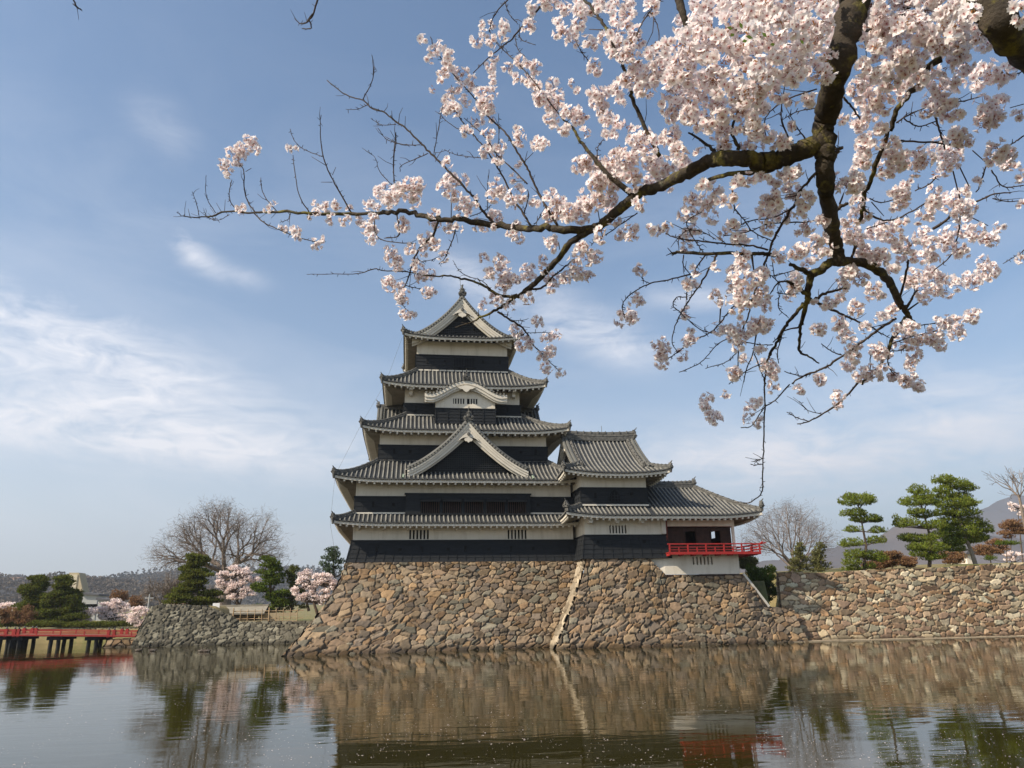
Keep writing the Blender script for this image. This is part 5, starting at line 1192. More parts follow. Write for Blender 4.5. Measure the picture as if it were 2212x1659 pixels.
for i, (x, y, s_) in enumerate(hz):
    gx, gy, gz = HG[0]; u_, v_ = z5(x, y); Yd = gy[0]
    for Yd in np.arange(gy[0], 755, 2.0):                      # walk the sight line until it meets the hill
        p = at(u_, v_, Yd); jj = int(np.clip(np.searchsorted(gx, p[0]), 1, len(gx)-1)); ii = int(np.clip(np.searchsorted(gy, Yd), 1, len(gy)-1))
        if gz[ii, jj] > p[2]: break
    p = at(u_, v_, Yd); k = 2 if i in (2,) else i % 3; wi = 3 if x == 105 else k
    hs_ = thing('house', '%s hillside house, %s roof, %s' % (words[wi], ['dark', 'low dark', 'steep dark'][i % 3], ['upper left of the picture edge', 'below the ridge near the left edge', 'highest of them, nearest the conifers', 'just below the ridge', 'half way up at the left edge', 'in the middle of the slope', 'low on the slope at the left edge', 'lower slope near the edge', 'right of the middle of the slope', 'lower slope toward the conifers', 'lower right of the slope', 'at the foot of the slope, leftmost', 'at the foot of the slope', 'foot of the slope next to the conifers', 'mid slope', 'mid slope at the very edge', 'upper slope beside the conifers', 'mid slope beside the conifers'][i]), 'house', (p[0], p[1], p[2]-2), 'houses on the left hillside')
    w_, h_, d_ = s_*rs.uniform(.9, 1.3)+1, rs.uniform(5.0, 7.0), 7.0
    MB().box(p[0]-w_/2, p[0]+w_/2, Yd-d_/2, Yd+d_/2, p[2]-8, p[2]+h_*.35).build('wall', wcol[wi], hs_)
    MB().prism([(p[0]-w_/2-.4, p[2]+h_*.35), (p[0]+w_/2+.4, p[2]+h_*.35), (p[0], p[2]+h_*.35+w_*.22)], Yd-d_/2-.3, Yd+d_/2+.3).build('roof', M_DGREY, hs_)
    for q in (-.25, .2): MB().box(p[0]+w_*q-.6, p[0]+w_*q+.6, Yd-d_/2-.05, Yd-d_/2+.05, p[2]-h_*.25, p[2]+h_*.05).build('window', M_DARK, hs_)
# ------------------------------------------------------------------ ducks and petals on the water
M_DUCK = mat('brown_duck_feathers', (.06, .045, .035), .8, .3, 20); M_DUCKP = mat('pale_duck_flank', (.45, .40, .33), .8, .2, 20)
for i, (x, y, d, lb) in enumerate([(875, 1113, 1, 'dark duck swimming nearest the red bridge end'), (965, 1114, -1, 'duck alone between the bridge end and the pair'), (1275, 1118, 1, 'left duck of the pair by the mossy wall'), (1305, 1118, -1, 'right duck of the pair by the mossy wall')]):
    u, v = z5(x, y); rr_ = ray(u, v); p = _C+rr_*(-EYE/rr_[2]); dk_ = thing('duck', lb, 'duck', (p[0], p[1], 0), 'ducks swimming before the far bank')
    bm = MB(); a = np.arange(8)*math.pi/4
    L_ = [(-.30, .02, .12), (-.24, .07, .08), (-.1, .12, .05), (.08, .13, .05), (.2, .10, .06), (.25, .06, .12), (.26, .05, .22), (.29, .065, .28), (.33, .05, .30), (.37, .02, .29), (.43, .015, .28)]
    bm.loft([[(p[0]+d*x_, p[1]+math.cos(q)*r, z+math.sin(q)*r) for q in a] for x_, r, z in L_]); bm.build('body', M_DUCK, dk_, True)
    fb = MB()
    for s_ in (-1, 1): fb.loft([[(p[0]+d*x_, p[1]+s_*(.085+.035*(1-abs(x_+.02)/.2)), z) for z in (.02, .08, .12)] for x_ in (-.2, -.08, .05, .14)], False)
    fb.build('wing', M_DUCKP, dk_)
rs = np.random.RandomState(12); n = 9000
Yp = 11+rs.rand(n)**1.6*34; Xp = (rs.rand(n)*2-1)*.75*Yp+.14*Yp
cl_ = vnoise(Xp*.5, Yp*.35, 8)*vnoise(Xp*2, Yp*1.2, 9); keep_ = cl_ > .16; Xp = Xp[keep_]; Yp = Yp[keep_]; n = len(Xp)
a = rs.rand(n)*6.28; r_ = .007+.009*rs.rand(n)+.014*(rs.rand(n) < .08)
pm = MB(); V = np.stack([np.stack([Xp+np.cos(a+k*math.pi/2)*r_*(1 if k % 2 else .7), Yp+np.sin(a+k*math.pi/2)*r_*(1 if k % 2 else .7), .004+.003*((k % 2))*np.ones(n)], -1) for k in range(4)], 1).reshape(-1, 3)
pm.add(V, np.arange(4*n).reshape(n, 4)); tag(pm.build('floating_petals', leafmat('fallen_petal', (.80, .70, .68), .2, .1)), 'scattered fallen cherry petals floating on the near water', 'petals', kind='stuff')

# ------------------------------------------------------------------ foreground cherry tree
OFF = {1: (1659, 0, .25), 2: (1659, 414.8, .25), 3: (1244.3, 0, .25), 4: (1244.3, 414.8, .25), 5: (829.5, 0, .25), 6: (829.5, 414.8, .25), 7: (345.6, 216, .25), 8: (1350, 486, .3907), 0: (0, 0, 1.0)}
def FT(t_, x, y): o = OFF[t_]; return o[0]+x*o[2], o[1]+y*o[2]
ANCH = np.array([(1770, 100, 2.7), (1760, 350, 2.9), (1850, 560, 3.6), (2150, 200, 3.1), (2190, 40, 2.4), (1500, 330, 3.1), (1400, 100, 2.9), (1650, 100, 2.45), (1250, 480, 3.7), (1000, 480, 4.1), (700, 460, 4.7), (400, 460, 5.2), (1000, 100, 4.1), (1250, 200, 3.6), (1100, 650, 4.3), (1200, 780, 4.6), (900, 620, 4.6), (1600, 620, 3.3), (1500, 800, 4.2), (1800, 900, 4.3), (1950, 700, 4.0), (2150, 650, 4.3), (1650, 1080, 4.4), (500, 320, 5.0), (1350, 380, 3.4), (1600, 350, 2.95)])
def depth(u, v):
    d2 = (ANCH[:, 0]-u)**2+(ANCH[:, 1]-v)**2+900; w_ = 1/d2**1.5; return float((ANCH[:, 2]*w_).sum()/w_.sum())
def smooth_path(pts, sub=4):
    P = np.array(pts, float); n = len(P)
    if n < 3: return P
    Q = np.concatenate([[2*P[0]-P[1]], P, [2*P[-1]-P[-2]]]); o = []
    for i in range(1, n):
        for k in range(sub):
            t_ = k/sub; a, b_, c_, d = Q[i-1], Q[i], Q[i+1], Q[i+2]
            o.append(.5*(2*b_+(c_-a)*t_+(2*a-5*b_+4*c_-d)*t_*t_+(3*b_-a-3*c_+d)*t_**3))
    o.append(P[-1]); return np.array(o)
# branches: tile, start width, end width (frame tile px), points
BR = """
1 245 140 770,-60 740,60 690,250 630,500 570,700 530,900 490,1050 475,1220 490,1330 495,1450 500,1660
2 122 110 505,-10 540,200 570,400 605,540 600,610
3 170 150 2150,1250 2030,1260 1900,1320 1750,1380 1600,1400
3 150 85 1600,1400 1480,1370 1350,1370 1200,1370 1050,1440 900,1530 700,1620 560,1660
6 100 60 2230,-10 2180,30 2080,110 1950,220 1850,300 1700,330 1450,320
6 60 34 1450,320 1200,305 1000,280 700,240 500,240 350,210 180,165 0,178
7 32 5 1936,975 1650,985 1350,985 1100,965 950,970 800,975 600,962 450,1000 300,1015 200,1000 140,970
6 64 40 1850,290 1700,380 1600,450 1500,580 1400,690 1300,790 1200,870
6 40 9 1200,870 1100,930 1020,990 930,1040 800,1100 620,1175
6 20 6 980,1030 1080,1100 1180,1160 1250,1240 1290,1320 1340,1370 1400,1430 1520,1560
6 30 12 1150,890 1060,905 950,870 850,800 700,750 550,730 350,720
6 12 5 350,720 200,690 0,680 -86,667 -236,705 -436,708 -666,712
6 8 4 930,850 850,770 730,730 650,680 595,590
6 24 10 1190,870 1260,850 1380,820 1460,730 1550,660 1640,580
6 24 14 470,235 430,370 340,450 280,540 240,640
6 13 5 240,640 210,740 180,810 140,870 150,960 220,1040
6 13 5 625,260 600,390 560,490 520,580 470,620
5 24 9 945,1929 860,1829 780,1719 720,1650 600,1520 480,1400 370,1290 300,1220 180,1100 90,1040 0,970 -100,935 -185,864 -330,820 -495,690
5 9 5 -185,864 -110,720 -85,600 -106,472
5 20 6 1280,1969 1200,1839 1120,1719 1030,1530 950,1400 880,1290 760,1150 650,1010 600,900 580,740
5 24 7 1500,1949 1420,1819 1330,1659 1270,1530 1220,1420 1140,1290 1060,1160 960,1060 880,985 800,870 740,800 600,640 450,440 400,320
5 13 6 1240,1590 1100,1450 980,1340 900,1220 820,1130 690,1020
5 50 12 2130,1669 1930,1500 1820,1380 1700,1220 1620,1100 1540,1020
5 12 6 1540,1020 1420,870 1250,650 1150,540 1050,450 960,350 910,250
3 36 22 720,1350 640,1190 560,1030 500,880 470,780 430,650 370,500 300,330 230,200 150,90 60,-20
5 20 7 1450,-30 1330,80 1200,220 1110,330 990,430 880,520 770,630
5 12 7 1080,-10 990,80 930,180 910,280
5 9 5 1050,20 1080,120 1160,210
3 75 26 880,-40 920,120 950,240 940,400
1 265 265 1560,-330 1830,-60 1950,150 2080,300 2290,490 2560,760
1 60 42 1520,500 1380,600 1300,740 1180,860 1100,980 1050,1120
1 40 30 1050,1120 1000,1250 930,1440 870,1600 830,1719 820,1809 780,1929
2 28 20 760,430 730,560 710,760
1 50 25 790,280 850,272 900,260 1050,190 1200,80 1330,-20
1 28 24 1740,40 1640,70 1480,130 1340,220
1 18 14 650,840 720,920 800,1030
1 14 9 1110,1060 1200,1000 1360,930
1 13 10 1180,1030 1300,1090 1450,1050
1 18 16 1450,1010 1490,1150 1530,1280
1 18 14 1110,1215 1300,1225 1500,1235 1650,1280
1 12 10 1560,880 1700,870 1850,830
1 13 11 2212,1170 2130,1230 2040,1290
1 10 8 1770,1300 1880,1400
1 13 10 1880,1440 1830,1600 1800,1659
1 12 10 1930,1470 2030,1610 2212,1600
1 11 9 1660,1440 1740,1610
1 12 10 1600,1480 1640,1640
1 12 10 1450,1530 1400,1590 1270,1650
1 40 28 560,1350 600,1310 650,1275
1 28 18 420,1490 330,1590 240,1690
1 12 9 2230,590 2160,635 2060,640
1 9 7 2212,900 2090,930
3 30 14 1230,1300 1330,1140 1380,1010 1420,890
3 32 14 1410,1290 1360,1180 1290,1040 1220,860
3 30 14 1200,1300 1090,1220 970,1145
3 14 8 1980,1190 1930,1130 1890,1070
3 14 8 1860,1240 1780,1060 1780,900 1810,660
3 14 9 2080,770 1900,830 1750,900 1640,1020 1640,1200
3 10 6 2060,935 1900,970 1790,1030
3 62 34 1740,1400 1680,1460 1500,1490 1350,1500 1150,1550
3 42 20 1400,1520 1390,1610
3 14 9 740,-10 640,100 560,220 500,350 370,440
3 10 6 640,100 710,240 710,400 650,590
3 12 8 810,960 860,770 800,690 710,640
3 12 9 970,480 900,680
2 90 60 600,600 700,600 850,620 950,680 1040,760 1090,860 1140,960
2 58 24 1140,960 1190,1040 1250,1120 1305,1185
2 80 66 610,600 540,610 450,680 370,710
2 50 30 370,710 300,680 190,620
2 72 34 380,700 350,800 340,910 320,1010 290,1130
2 30 12 290,1130 275,1250 270,1370 340,1410 440,1480
2 40 20 370,930 290,850 210,790 150,770
2 18 9 150,770 80,790 20,880
2 26 14 380,930 500,990 620,1050 750,1110 880,1160
2 14 7 880,1160 960,1210 1050,1260
2 26 18 400,930 480,880 580,850 700,830
2 30 22 310,965 200,1090 140,1180 80,1280 20,1400
4 22 13 1679,1400 1660,1440 1640,1560 1630,1659
8 9 6 770,855 775,960 770,1100 765,1250 762,1400 755,1480 700,1530 670,1537
8 5 3 765,1290 730,1303 710,1308
8 5 3 765,1322 720,1327 700,1325
2 38 22 1190,1080 1120,1200 1060,1310 1000,1430 920,1550 800,1659
8 12 6 1300,860 1200,970 1100,1040 1020,1085 950,1100
8 6 4 1020,1085 960,1070 895,1035
8 5 3 1090,1045 1010,1025 965,975
2 24 14 1110,1095 950,1190 850,1270 680,1390 540,1490 460,1530 300,1590 210,1659
8 8 5 910,880 830,970 770,1010 700,1110 640,1120
2 24 14 1190,1020 1250,900 1290,840
2 18 10 1200,1020 1350,920
2 24 18 1130,930 1150,880 1200,650 1210,590
2 26 18 1420,325 1560,220 1620,150
2 14 10 1650,0 1660,200 1640,380 1570,560 1430,680
2 16 10 1800,85 1950,20 2100,0
2 10 7 1940,55 2050,80 2212,75
2 9 6 2230,490 2160,540 2030,620
2 18 12 840,160 950,230 1080,240 1220,180 1370,90
2 11 8 880,55 980,90 1130,50 1240,10
2 10 7 895,90 1000,210
2 10 8 850,320 960,280 1030,260
2 10 8 1750,215 1900,290
2 11 8 630,1410 540,1370 460,1310
2 42 24 590,150 620,130 690,95
2 14 8 620,100 660,0
2 12 8 1055,1330 1040,1500 1130,1620
2 12 8 1080,1310 1200,1260 1330,1230 1500,1180
2 10 7 1280,1160 1400,1140 1500,1130
2 10 7 1060,1375 1150,1365 1200,1330
2 10 7 960,1340 890,1420 880,1540
4 34 26 1730,545 1640,535 1500,530 1200,530 900,525 830,525
4 10 6 830,525 780,550
4 10 6 830,525 790,480
4 20 10 1220,540 1150,670 1080,790 1000,900 930,1010
4 11 7 930,1010 890,1080 850,1180 830,1300 880,1390
4 13 9 1120,540 1000,710 960,840 960,930
4 11 8 930,540 930,640 990,710
4 14 8 990,710 800,760 640,790 520,850 430,920 400,1000 420,1090
4 8 5 640,790 580,760 570,700
4 10 8 960,910 870,910 840,980 900,1040 950,1090 1080,1190 1200,1220 1430,1220
4 26 14 1950,-10 1860,150 1780,280 1700,420 1660,540 1620,650 1560,820 1510,950
4 14 9 1510,950 1490,1070 1430,1210 1410,1330 1400,1500 1420,1600
4 14 9 1540,930 1390,970 1300,1060 1220,1160 1130,1230 1000,1290 870,1390 780,1450
4 10 7 1700,1320 1600,1320 1480,1300 1330,1270 1230,1310 1130,1420 1050,1490 890,1560
4 9 6 1400,1380 1300,1470 1200,1500 1120,1525
4 18 10 1660,500 1500,460 1340,450 1100,430 880,400 770,360
4 13 9 1350,-20 1370,130 1450,240 1540,350 1690,420
4 13 9 1850,150 1700,220 1500,250 1320,330
4 13 9 2140,245 1850,265 1650,280 1500,340 1280,380
4 10 8 1090,170 960,250 980,340 1050,450 1100,520
4 8 6 1210,410 1080,340 960,335 890,400 890,500
4 13 8 1560,1210 1530,1380 1470,1540 1450,1640
4 12 7 1790,1200 1760,1300 1740,1400 1750,1480
4 13 9 1250,1000 1240,1130
4 11 7 1650,1460 1500,1530 1400,1600 1320,1659
4 11 7 1540,1400 1620,1600 1640,1659
4 10 8 2200,1490 2050,1560 1950,1590 1800,1550
4 15 10 1940,1165 1800,1200 1700,1300
4 22 12 1520,540 1530,680
4 11 7 530,180 400,270 300,340 200,400 130,460
4 9 7 230,400 160,-10
4 9 6 1690,560 1720,740 1760,780
4 10 7 1640,620 1680,720 1800,700 1960,650
4 10 6 1740,870 1800,880 1930,880
4 9 6 1760,890 1750,1000 1840,1090
7 12 7 820,970 760,880 730,780 720,600 680,560
7 12 6 820,985 900,1060 1010,1110 1150,1170 1300,1215 1430,1225
7 7 4 480,975 420,880 395,780 400,650
7 7 4 340,1000 310,880 278,790
7 9 6 670,955 610,880 600,790 620,690
7 9 5 1010,960 930,870 880,770 870,670
7 10 6 1290,970 1210,840 1170,660 1150,480
7 14 6 1650,970 1530,760 1450,600 1400,440 1385,250 1390,130
7 7 5 1410,490 1250,430 1160,350 1125,250
7 6 4 1440,570 1310,490
7 6 4 1490,650 1520,580
7 6 4 1490,710 1390,710
7 9 5 2025,790 2020,560 2030,400 2040,280
7 7 4 2020,750 1900,620 1860,500 1780,440
7 8 5 2212,395 2080,380 1960,340 1880,240
7 7 4 2040,210 1920,215 1820,160
7 7 4 1800,40 1700,80 1605,80
7 10 8 1850,1010 1860,1150 1950,1220 2212,1240
7 8 6 2050,990 2065,1170 1950,1190
7 6 4 740,620 790,590
7 6 4 1130,975 1110,1030 1035,1058
7 6 3 500,1030 410,1015 375,935
7 6 3 260,1010 240,940
7 5 3 560,960 565,860
7 5 3 530,965 485,890
7 6 4 600,990 500,1040 400,1010
5 8 5 430,1320 470,1120 490,1000 510,900
5 9 5 380,1325 280,1370 150,1430 140,1485
5 7 4 900,1370 700,1350 600,1330 520,1290
5 7 5 960,1400 990,1200 990,980
5 8 5 740,1160 600,1090 500,1010
5 7 4 310,1250 150,1250 10,1180
5 6 4 90,1650 80,1400 100,1140
5 7 5 895,1820 895,1659 900,1520
5 10 6 1840,1370 1850,1270 1900,1200
5 9 6 1780,540 1700,440 1650,330
5 8 5 1160,300 1200,350 1310,390
5 8 5 1130,310 1160,430 1220,490
5 9 6 1890,260 1770,250
5 7 5 920,790 800,740
5 8 5 1215,1395 1290,1320
5 6 4 180,1100 185,1005
5 6 4 70,1020 65,955
6 11 7 1210,180 1250,40 1240,-20
6 9 5 1300,280 1340,230 1350,190
6 9 6 580,225 580,40
6 9 6 110,200 130,370 0,400
6 9 6 1510,440 1520,500
6 9 6 1060,1090 1075,1030
6 8 5 740,210 850,170 930,110
6 9 5 190,810 280,830 350,850
6 7 5 1240,1215 1350,1215 1440,1215
6 7 4 1080,1110 1160,1110 1215,1120
6 6 4 1170,1160 1260,1170
6 8 5 820,1100 815,1020
6 6 4 920,1040 905,1100
6 8 5 280,570 330,600 400,590 450,570
3 16 10 1450,270 1310,240
3 10 6 1980,405 1800,380 1650,340 1480,280 1320,235
0 12 6 1950,-200 1500,-170 1000,-130 695,-105 400,-95 150,-75
0 5 4 1500,-170 1470,-100 1450,-30
0 5 2 150,-75 152,-40 155,-12 166,14 178,22
0 4 2 170,18 158,8
0 6 2 695,-105 693,-60 688,-12 676,30 655,52 636,42
0 3 2 668,40 672,60 652,62
0 3 2 676,30 664,44
"""
CLU = {7: "800,380,70 720,440,80 640,500,80 560,570,75 600,640,45 760,340,40 840,430,40 520,540,30 1140,415,62 700,930,50 940,940,45 980,900,30 1360,910,55 1440,930,60 1530,910,55 1350,970,40 1640,940,35 1480,1030,50 1600,1040,60 1720,1040,60 1780,1090,80 1840,1020,50 1820,1200,60 1800,900,65 1870,930,40 1055,1120,45 1170,1130,50 1190,1190,40 1350,1250,60 1420,1210,35 1300,1010,25 700,980,25",
 6: "100,70,110 230,60,110 30,80,60 -30,0,80 150,270,80 560,10,90 710,60,90 650,170,50 430,180,60 440,270,60 560,310,60 640,310,50 720,190,40 370,400,100 440,440,60 340,520,40 220,490,60 80,590,100 60,500,60 510,560,60 310,640,70 300,740,70 400,710,60 60,760,90 130,830,60 400,850,70 160,920,70 180,1000,70 240,1070,50 990,30,90 1160,40,90 1100,120,45 920,220,90 800,280,60 860,300,50 960,290,30 1150,320,70 1160,400,55 1300,80,60 1440,40,100 1480,130,90 1560,170,90 1450,230,70 1580,230,60 1450,390,85 1700,60,100 1800,100,90 1750,200,110 1870,60,90 1960,60,90 1950,170,70 1990,240,60 2190,90,70 1860,340,70 2050,360,65 2160,330,80 1720,460,70 1700,520,90 1640,600,60 1830,560,60 860,580,55 1000,590,65 900,690,70 1040,680,80 1130,740,70 1080,790,80 1000,750,60 1230,680,80 1260,740,60 1390,590,60 1380,680,50 1460,790,75 1560,750,75 1660,730,80 1740,730,70 1780,740,45 1450,830,50 1000,850,60 920,910,60 990,950,50 860,980,50 1090,980,60 1240,920,65 1320,1120,62 1150,1200,60 1120,1180,40 1240,1310,80 1200,1250,50 1480,1240,60 1400,1260,50 1420,1370,75 1360,1430,60 1410,1510,65 1520,1560,55 1650,640,50",
 5: "335,340,50 490,400,50 440,430,60 400,500,50 570,530,90 510,620,60 650,620,50 700,700,90 640,760,60 435,770,35 490,700,20 550,870,90 600,960,90 520,960,50 700,870,60 850,860,100 900,920,80 820,1000,80 940,790,50 940,1010,40 840,200,28 920,210,35 860,290,50 800,350,60 930,360,60 1040,220,60 1040,300,60 1240,260,75 950,480,50 920,580,60 935,650,40 930,700,25 720,1140,60 900,1230,80 880,1310,60 980,1310,60 990,1400,50 1000,1260,50 1170,1180,80 1330,1240,85 1380,1230,50 1160,1420,25 1130,1540,40 1000,1620,70 1150,1640,60 1070,600,60 1170,530,70 1290,570,75 1150,680,50 1240,700,70 1300,760,70 1420,780,100 1400,880,90 1350,860,80 1480,880,80 1450,980,80 1420,1020,60 1600,950,100 1560,1120,60 1690,1060,70 1740,1150,50 1290,60,60 1380,30,80 1560,40,70 1650,90,80 1720,160,80 1530,250,80 1500,200,50 1630,280,60 1620,370,60 1760,350,60 1680,220,60 1800,80,60 1900,40,90 2000,60,90 2080,120,90 2000,200,80 2100,230,60 1930,380,90 1890,330,50 2050,350,70 2120,440,70 1830,590,70 1800,600,50 1630,720,40 1680,790,35 1810,780,75 1900,800,80 1980,790,70 1850,870,80 1900,960,90 1950,1060,80 2050,1080,70 1960,1170,60 1900,1150,50 2100,700,90 2050,850,70 1720,1400,100 1850,1420,80 1960,1400,100 2060,1400,110 2000,1330,70 1880,1500,70 2000,1500,70 2130,1500,80 2160,1300,70 2160,1220,70 200,1600,80 300,1600,80 120,1640,60 590,1560,90 680,1560,60 520,1600,60 550,1400,60 1700,30,70 1480,-10,70 2200,330,70 1900,1600,70 1800,1560,70",
 3: "700,50,80 650,70,60 660,400,70 780,560,90 550,300,80 480,350,60 920,330,50 1800,840,90 2010,880,80 1650,1180,90 1760,1200,90 1860,1090,40 1780,1250,60 1240,1170,90 1300,1230,70 1070,1320,50 1500,1560,90 1620,1530,60 1210,1600,80 1100,1610,60 1860,1540,90 1880,1480,80 1830,1620,80 1720,1640,70 1480,1250,60 1560,1270,60 430,500,80 520,560,80 600,620,90 500,680,90 620,720,90 720,700,70 560,780,60 640,790,50 420,680,60 130,400,60 350,1450,110 480,1380,110 620,1400,120 760,1480,120 700,1260,110 830,1200,100 880,1330,110 920,1430,90 640,1550,90 480,1530,90 560,1230,90 200,1480,90 60,1430,90 790,1580,70 320,1580,70 540,1150,60",
 1: "1230,650,100 1000,700,100 870,720,100 760,800,90 820,880,90 950,900,90 900,1000,110 820,1080,80 980,1080,80 640,1030,50 850,1250,100 780,1400,100 860,1350,80 1090,1300,110 1100,1400,110 1080,1500,110 1180,1350,50 700,1560,120 640,1600,90 810,1590,70 1200,1600,80 1100,1640,60 1320,1340,100 1250,1420,80 1550,1350,130 1640,1340,100 1500,1430,80 1640,1160,90 1720,1220,80 1570,1180,80 1590,990,80 1550,900,60 1430,760,110 1550,760,90 1640,730,60 1430,880,110 1350,870,70 1380,960,80 1430,600,45 1700,560,110 1600,480,90 1500,400,90 1850,660,130 1950,600,110 1960,700,90 1800,750,60 1900,950,120 2000,900,90 1850,1050,90 1920,1080,80 1980,1300,110 2060,1360,100 1960,1400,90 2100,1430,60 2180,1520,60 2170,1000,50 1800,1570,40 1430,1500,50 2150,120,100 2080,30,90 2190,220,60 1430,1640,60 1700,1650,60 1290,1310,60 1030,1230,60 900,1180,70",
 2: "50,100,110 100,200,80 30,250,60 240,100,90 330,80,70 280,180,60 420,260,80 300,340,60 350,300,60 410,430,100 450,520,90 380,560,70 150,530,90 90,560,60 250,500,70 760,60,80 780,170,100 840,200,60 1150,60,90 1100,110,60 1050,290,110 1150,280,60 720,330,100 760,400,70 700,260,60 820,480,80 950,440,90 900,520,90 1000,580,120 930,610,80 1080,650,70 860,540,70 1180,480,100 1220,560,70 1120,490,50 1340,240,90 1380,330,100 1450,90,90 1650,90,120 1580,60,120 1720,130,80 1550,380,80 1640,400,120 1600,490,90 1740,340,80 1690,520,60 1380,500,90 1430,540,80 1310,450,50 1930,360,90 1880,410,60 1990,310,60 740,700,90 820,760,80 680,780,70 650,700,60 920,850,90 980,880,50 1230,740,80 1200,780,60 1370,700,80 1430,730,70 1340,850,70 1430,860,90 1530,800,100 1500,740,60 1640,780,70 1740,740,90 1800,680,80 1870,730,70 1950,660,80 1920,720,60 2190,570,50 200,830,90 240,740,60 190,900,50 560,940,70 510,970,60 400,960,40 820,1010,90 1090,1050,75 620,1130,75 640,1160,60 440,1210,85 700,1250,80 680,1210,60 840,1180,60 980,1090,60 1150,1190,80 1240,1170,60 720,1350,80 700,1420,80 690,1490,70 890,1360,50 960,1380,80 1000,1430,70 940,1340,60 1190,1310,80 1270,1290,70 1230,1390,80 1430,1310,80 1480,1330,60 1440,1230,70 1400,1260,50 1330,1270,60 1540,1130,80 1620,1110,60 1660,1200,90 1750,1110,80 1780,1060,60 1460,1085,35 850,1560,100 900,1590,70 790,1590,50 1060,1550,70 1010,1520,50 1230,1540,70 1220,1500,40 1250,1620,80 1190,1650,50 60,1560,90 20,1500,60 440,1580,70 20,1130,50 10,930,30 2200,110,40",
 4: "1010,100,110 1100,80,90 930,190,60 1150,180,70 1260,80,60 1350,40,70 1620,160,60 1640,240,80 1620,60,60 1030,330,60 970,370,60 930,400,40 960,480,50 740,310,70 660,320,50 790,290,40 180,560,60 560,670,60 520,900,45 500,950,50 560,940,30 430,1110,80 480,1100,60 370,1120,50 380,1045,20 1290,380,75 1370,370,70 1450,400,70 1400,430,50 1420,540,60 1440,600,80 1390,680,80 1460,740,110 1380,830,110 1500,830,100 1600,790,110 1400,920,80 1590,920,80 1630,990,60 1420,1010,80 1200,890,50 1230,930,50 1260,965,35 1210,640,45 1030,680,50 1010,770,70 960,800,50 950,1050,60 990,1240,70 960,1290,50 1000,1190,40 750,1310,70 760,1400,80 750,1470,80 920,1410,65 1310,1180,80 1400,1200,90 1450,1250,80 1360,1270,60 1380,1310,50 1440,1100,40 1560,1130,80 1620,1150,70 1540,1180,60 1470,1430,60 1600,1360,50 1380,1590,80 1350,1560,50 1650,1520,60 1620,1480,60",
 8: "450,960,40 440,1010,35 500,1060,50 560,940,30 470,1060,30 690,1000,45 740,980,35 730,1080,45 610,830,40 825,900,35 970,910,38 1150,960,48 1170,990,30 1600,890,45"}
POLY = {3: [(960, 60), (1250, -30), (1600, -30), (2300, -30), (2260, 300), (2130, 560), (1950, 660), (1760, 640), (1700, 800), (1600, 900), (1630, 1060), (1450, 1130), (1100, 1080), (1000, 1050), (900, 1000), (760, 1010), (700, 930), (840, 880), (860, 720), (720, 600), (700, 470), (760, 400), (900, 380), (960, 360)],
        1: [(870, 80), (1000, -30), (1680, -30), (1830, 230), (1900, 340), (1700, 480), (1450, 450), (1400, 380), (1300, 300), (1300, 480), (1350, 600), (1300, 700), (1100, 750), (900, 640), (850, 500), (900, 350), (830, 250)]}
def inpoly(x, y, P):
    c_ = False
    for (x0, y0), (x1, y1) in zip(P, P[1:]+P[:1]):
        if (y0 > y) != (y1 > y) and x < (x1-x0)*(y-y0)/(y1-y0)+x0: c_ = not c_
    return c_
rs = np.random.RandomState(77)
clusters = []
for t_, txt in CLU.items():
    for q in txt.split():
        x, y, r = map(float, q.split(',')); u, v = FT(t_, x, y); rr_ = r*OFF[t_][2]; clusters.append((u, v, rr_, depth(u, v)+rs.uniform(-.10, .10)))
for t_, P in POLY.items():
    xs_ = [p[0] for p in P]; ys_ = [p[1] for p in P]; got = []
    for k in range(2600):
        x, y = rs.uniform(min(xs_), max(xs_)), rs.uniform(min(ys_), max(ys_))
        if not inpoly(x, y, P) or any((x-a)**2+(y-b_)**2 < (78)**2 for a, b_ in got): continue
        got.append((x, y)); u, v = FT(t_, x, y); clusters.append((u, v, rs.uniform(72, 110)*.25, depth(u, v)+rs.uniform(-.35, .10)))
def barkx(t, c, co):
    li = t.ramp(t.noise(co, 9, 5, .7), [(0.52, 0), (0.64, .85)])
    c = t.mix(li, c, (.15, .13, .028))
    return t.mix(t.ramp(t.noise(co, 5, 5, .7), [(0.62, 0), (0.72, .7)]), c, (.17, .18, .13))
M_CBARK = mat('cherry_bark', (.020, .016, .012), .9, .5, 12, .010, 55, col2=(.055, .043, .030), extra=barkx)
M_TWIGB = mat('cherry_twig_bark', (.05, .036, .028), .8, .4, 20, .003, 120)
tree0 = thing('cherry_tree', 'overhanging cherry tree in full blossom whose dark limbs fill the upper right foreground', 'cherry tree', (4.6, .6, 1.0))
brs = []
for line in BR.strip().split('\n'):
    p = line.split(); t_ = int(p[0]); w0, w1 = float(p[1]), float(p[2]); sc = OFF[t_][2] if t_ != 8 else .3907
    pts = [FT(t_, *map(float, q.split(','))) for q in p[3:]]; sp = smooth_path(pts, 5 if len(pts) > 2 else 3)
    W3 = []; Rr = []; n = len(sp); S = np.linspace(0, 1, n)
    for (u, v), s_ in zip(sp, S):
        d = depth(u, v); W3.append(atd(u, v, d)); Rr.append((w0+(w1-w0)*s_)*sc*.5*d/F*1.02)
    W3 = np.array(W3); Rr = np.array(Rr); px_ = max(w0, w1)*sc
    amp = Rr.mean()*(.10 if px_ > 15 else .35); W3 = W3+rs.normal(size=W3.shape)*amp
    Rr = Rr*(1+rs.normal(size=n)*.06)
    brs.append((px_*np.hypot(*(np.array(pts[-1])-pts[0])), px_, W3, Rr))
brs.sort(key=lambda q: -q[0])
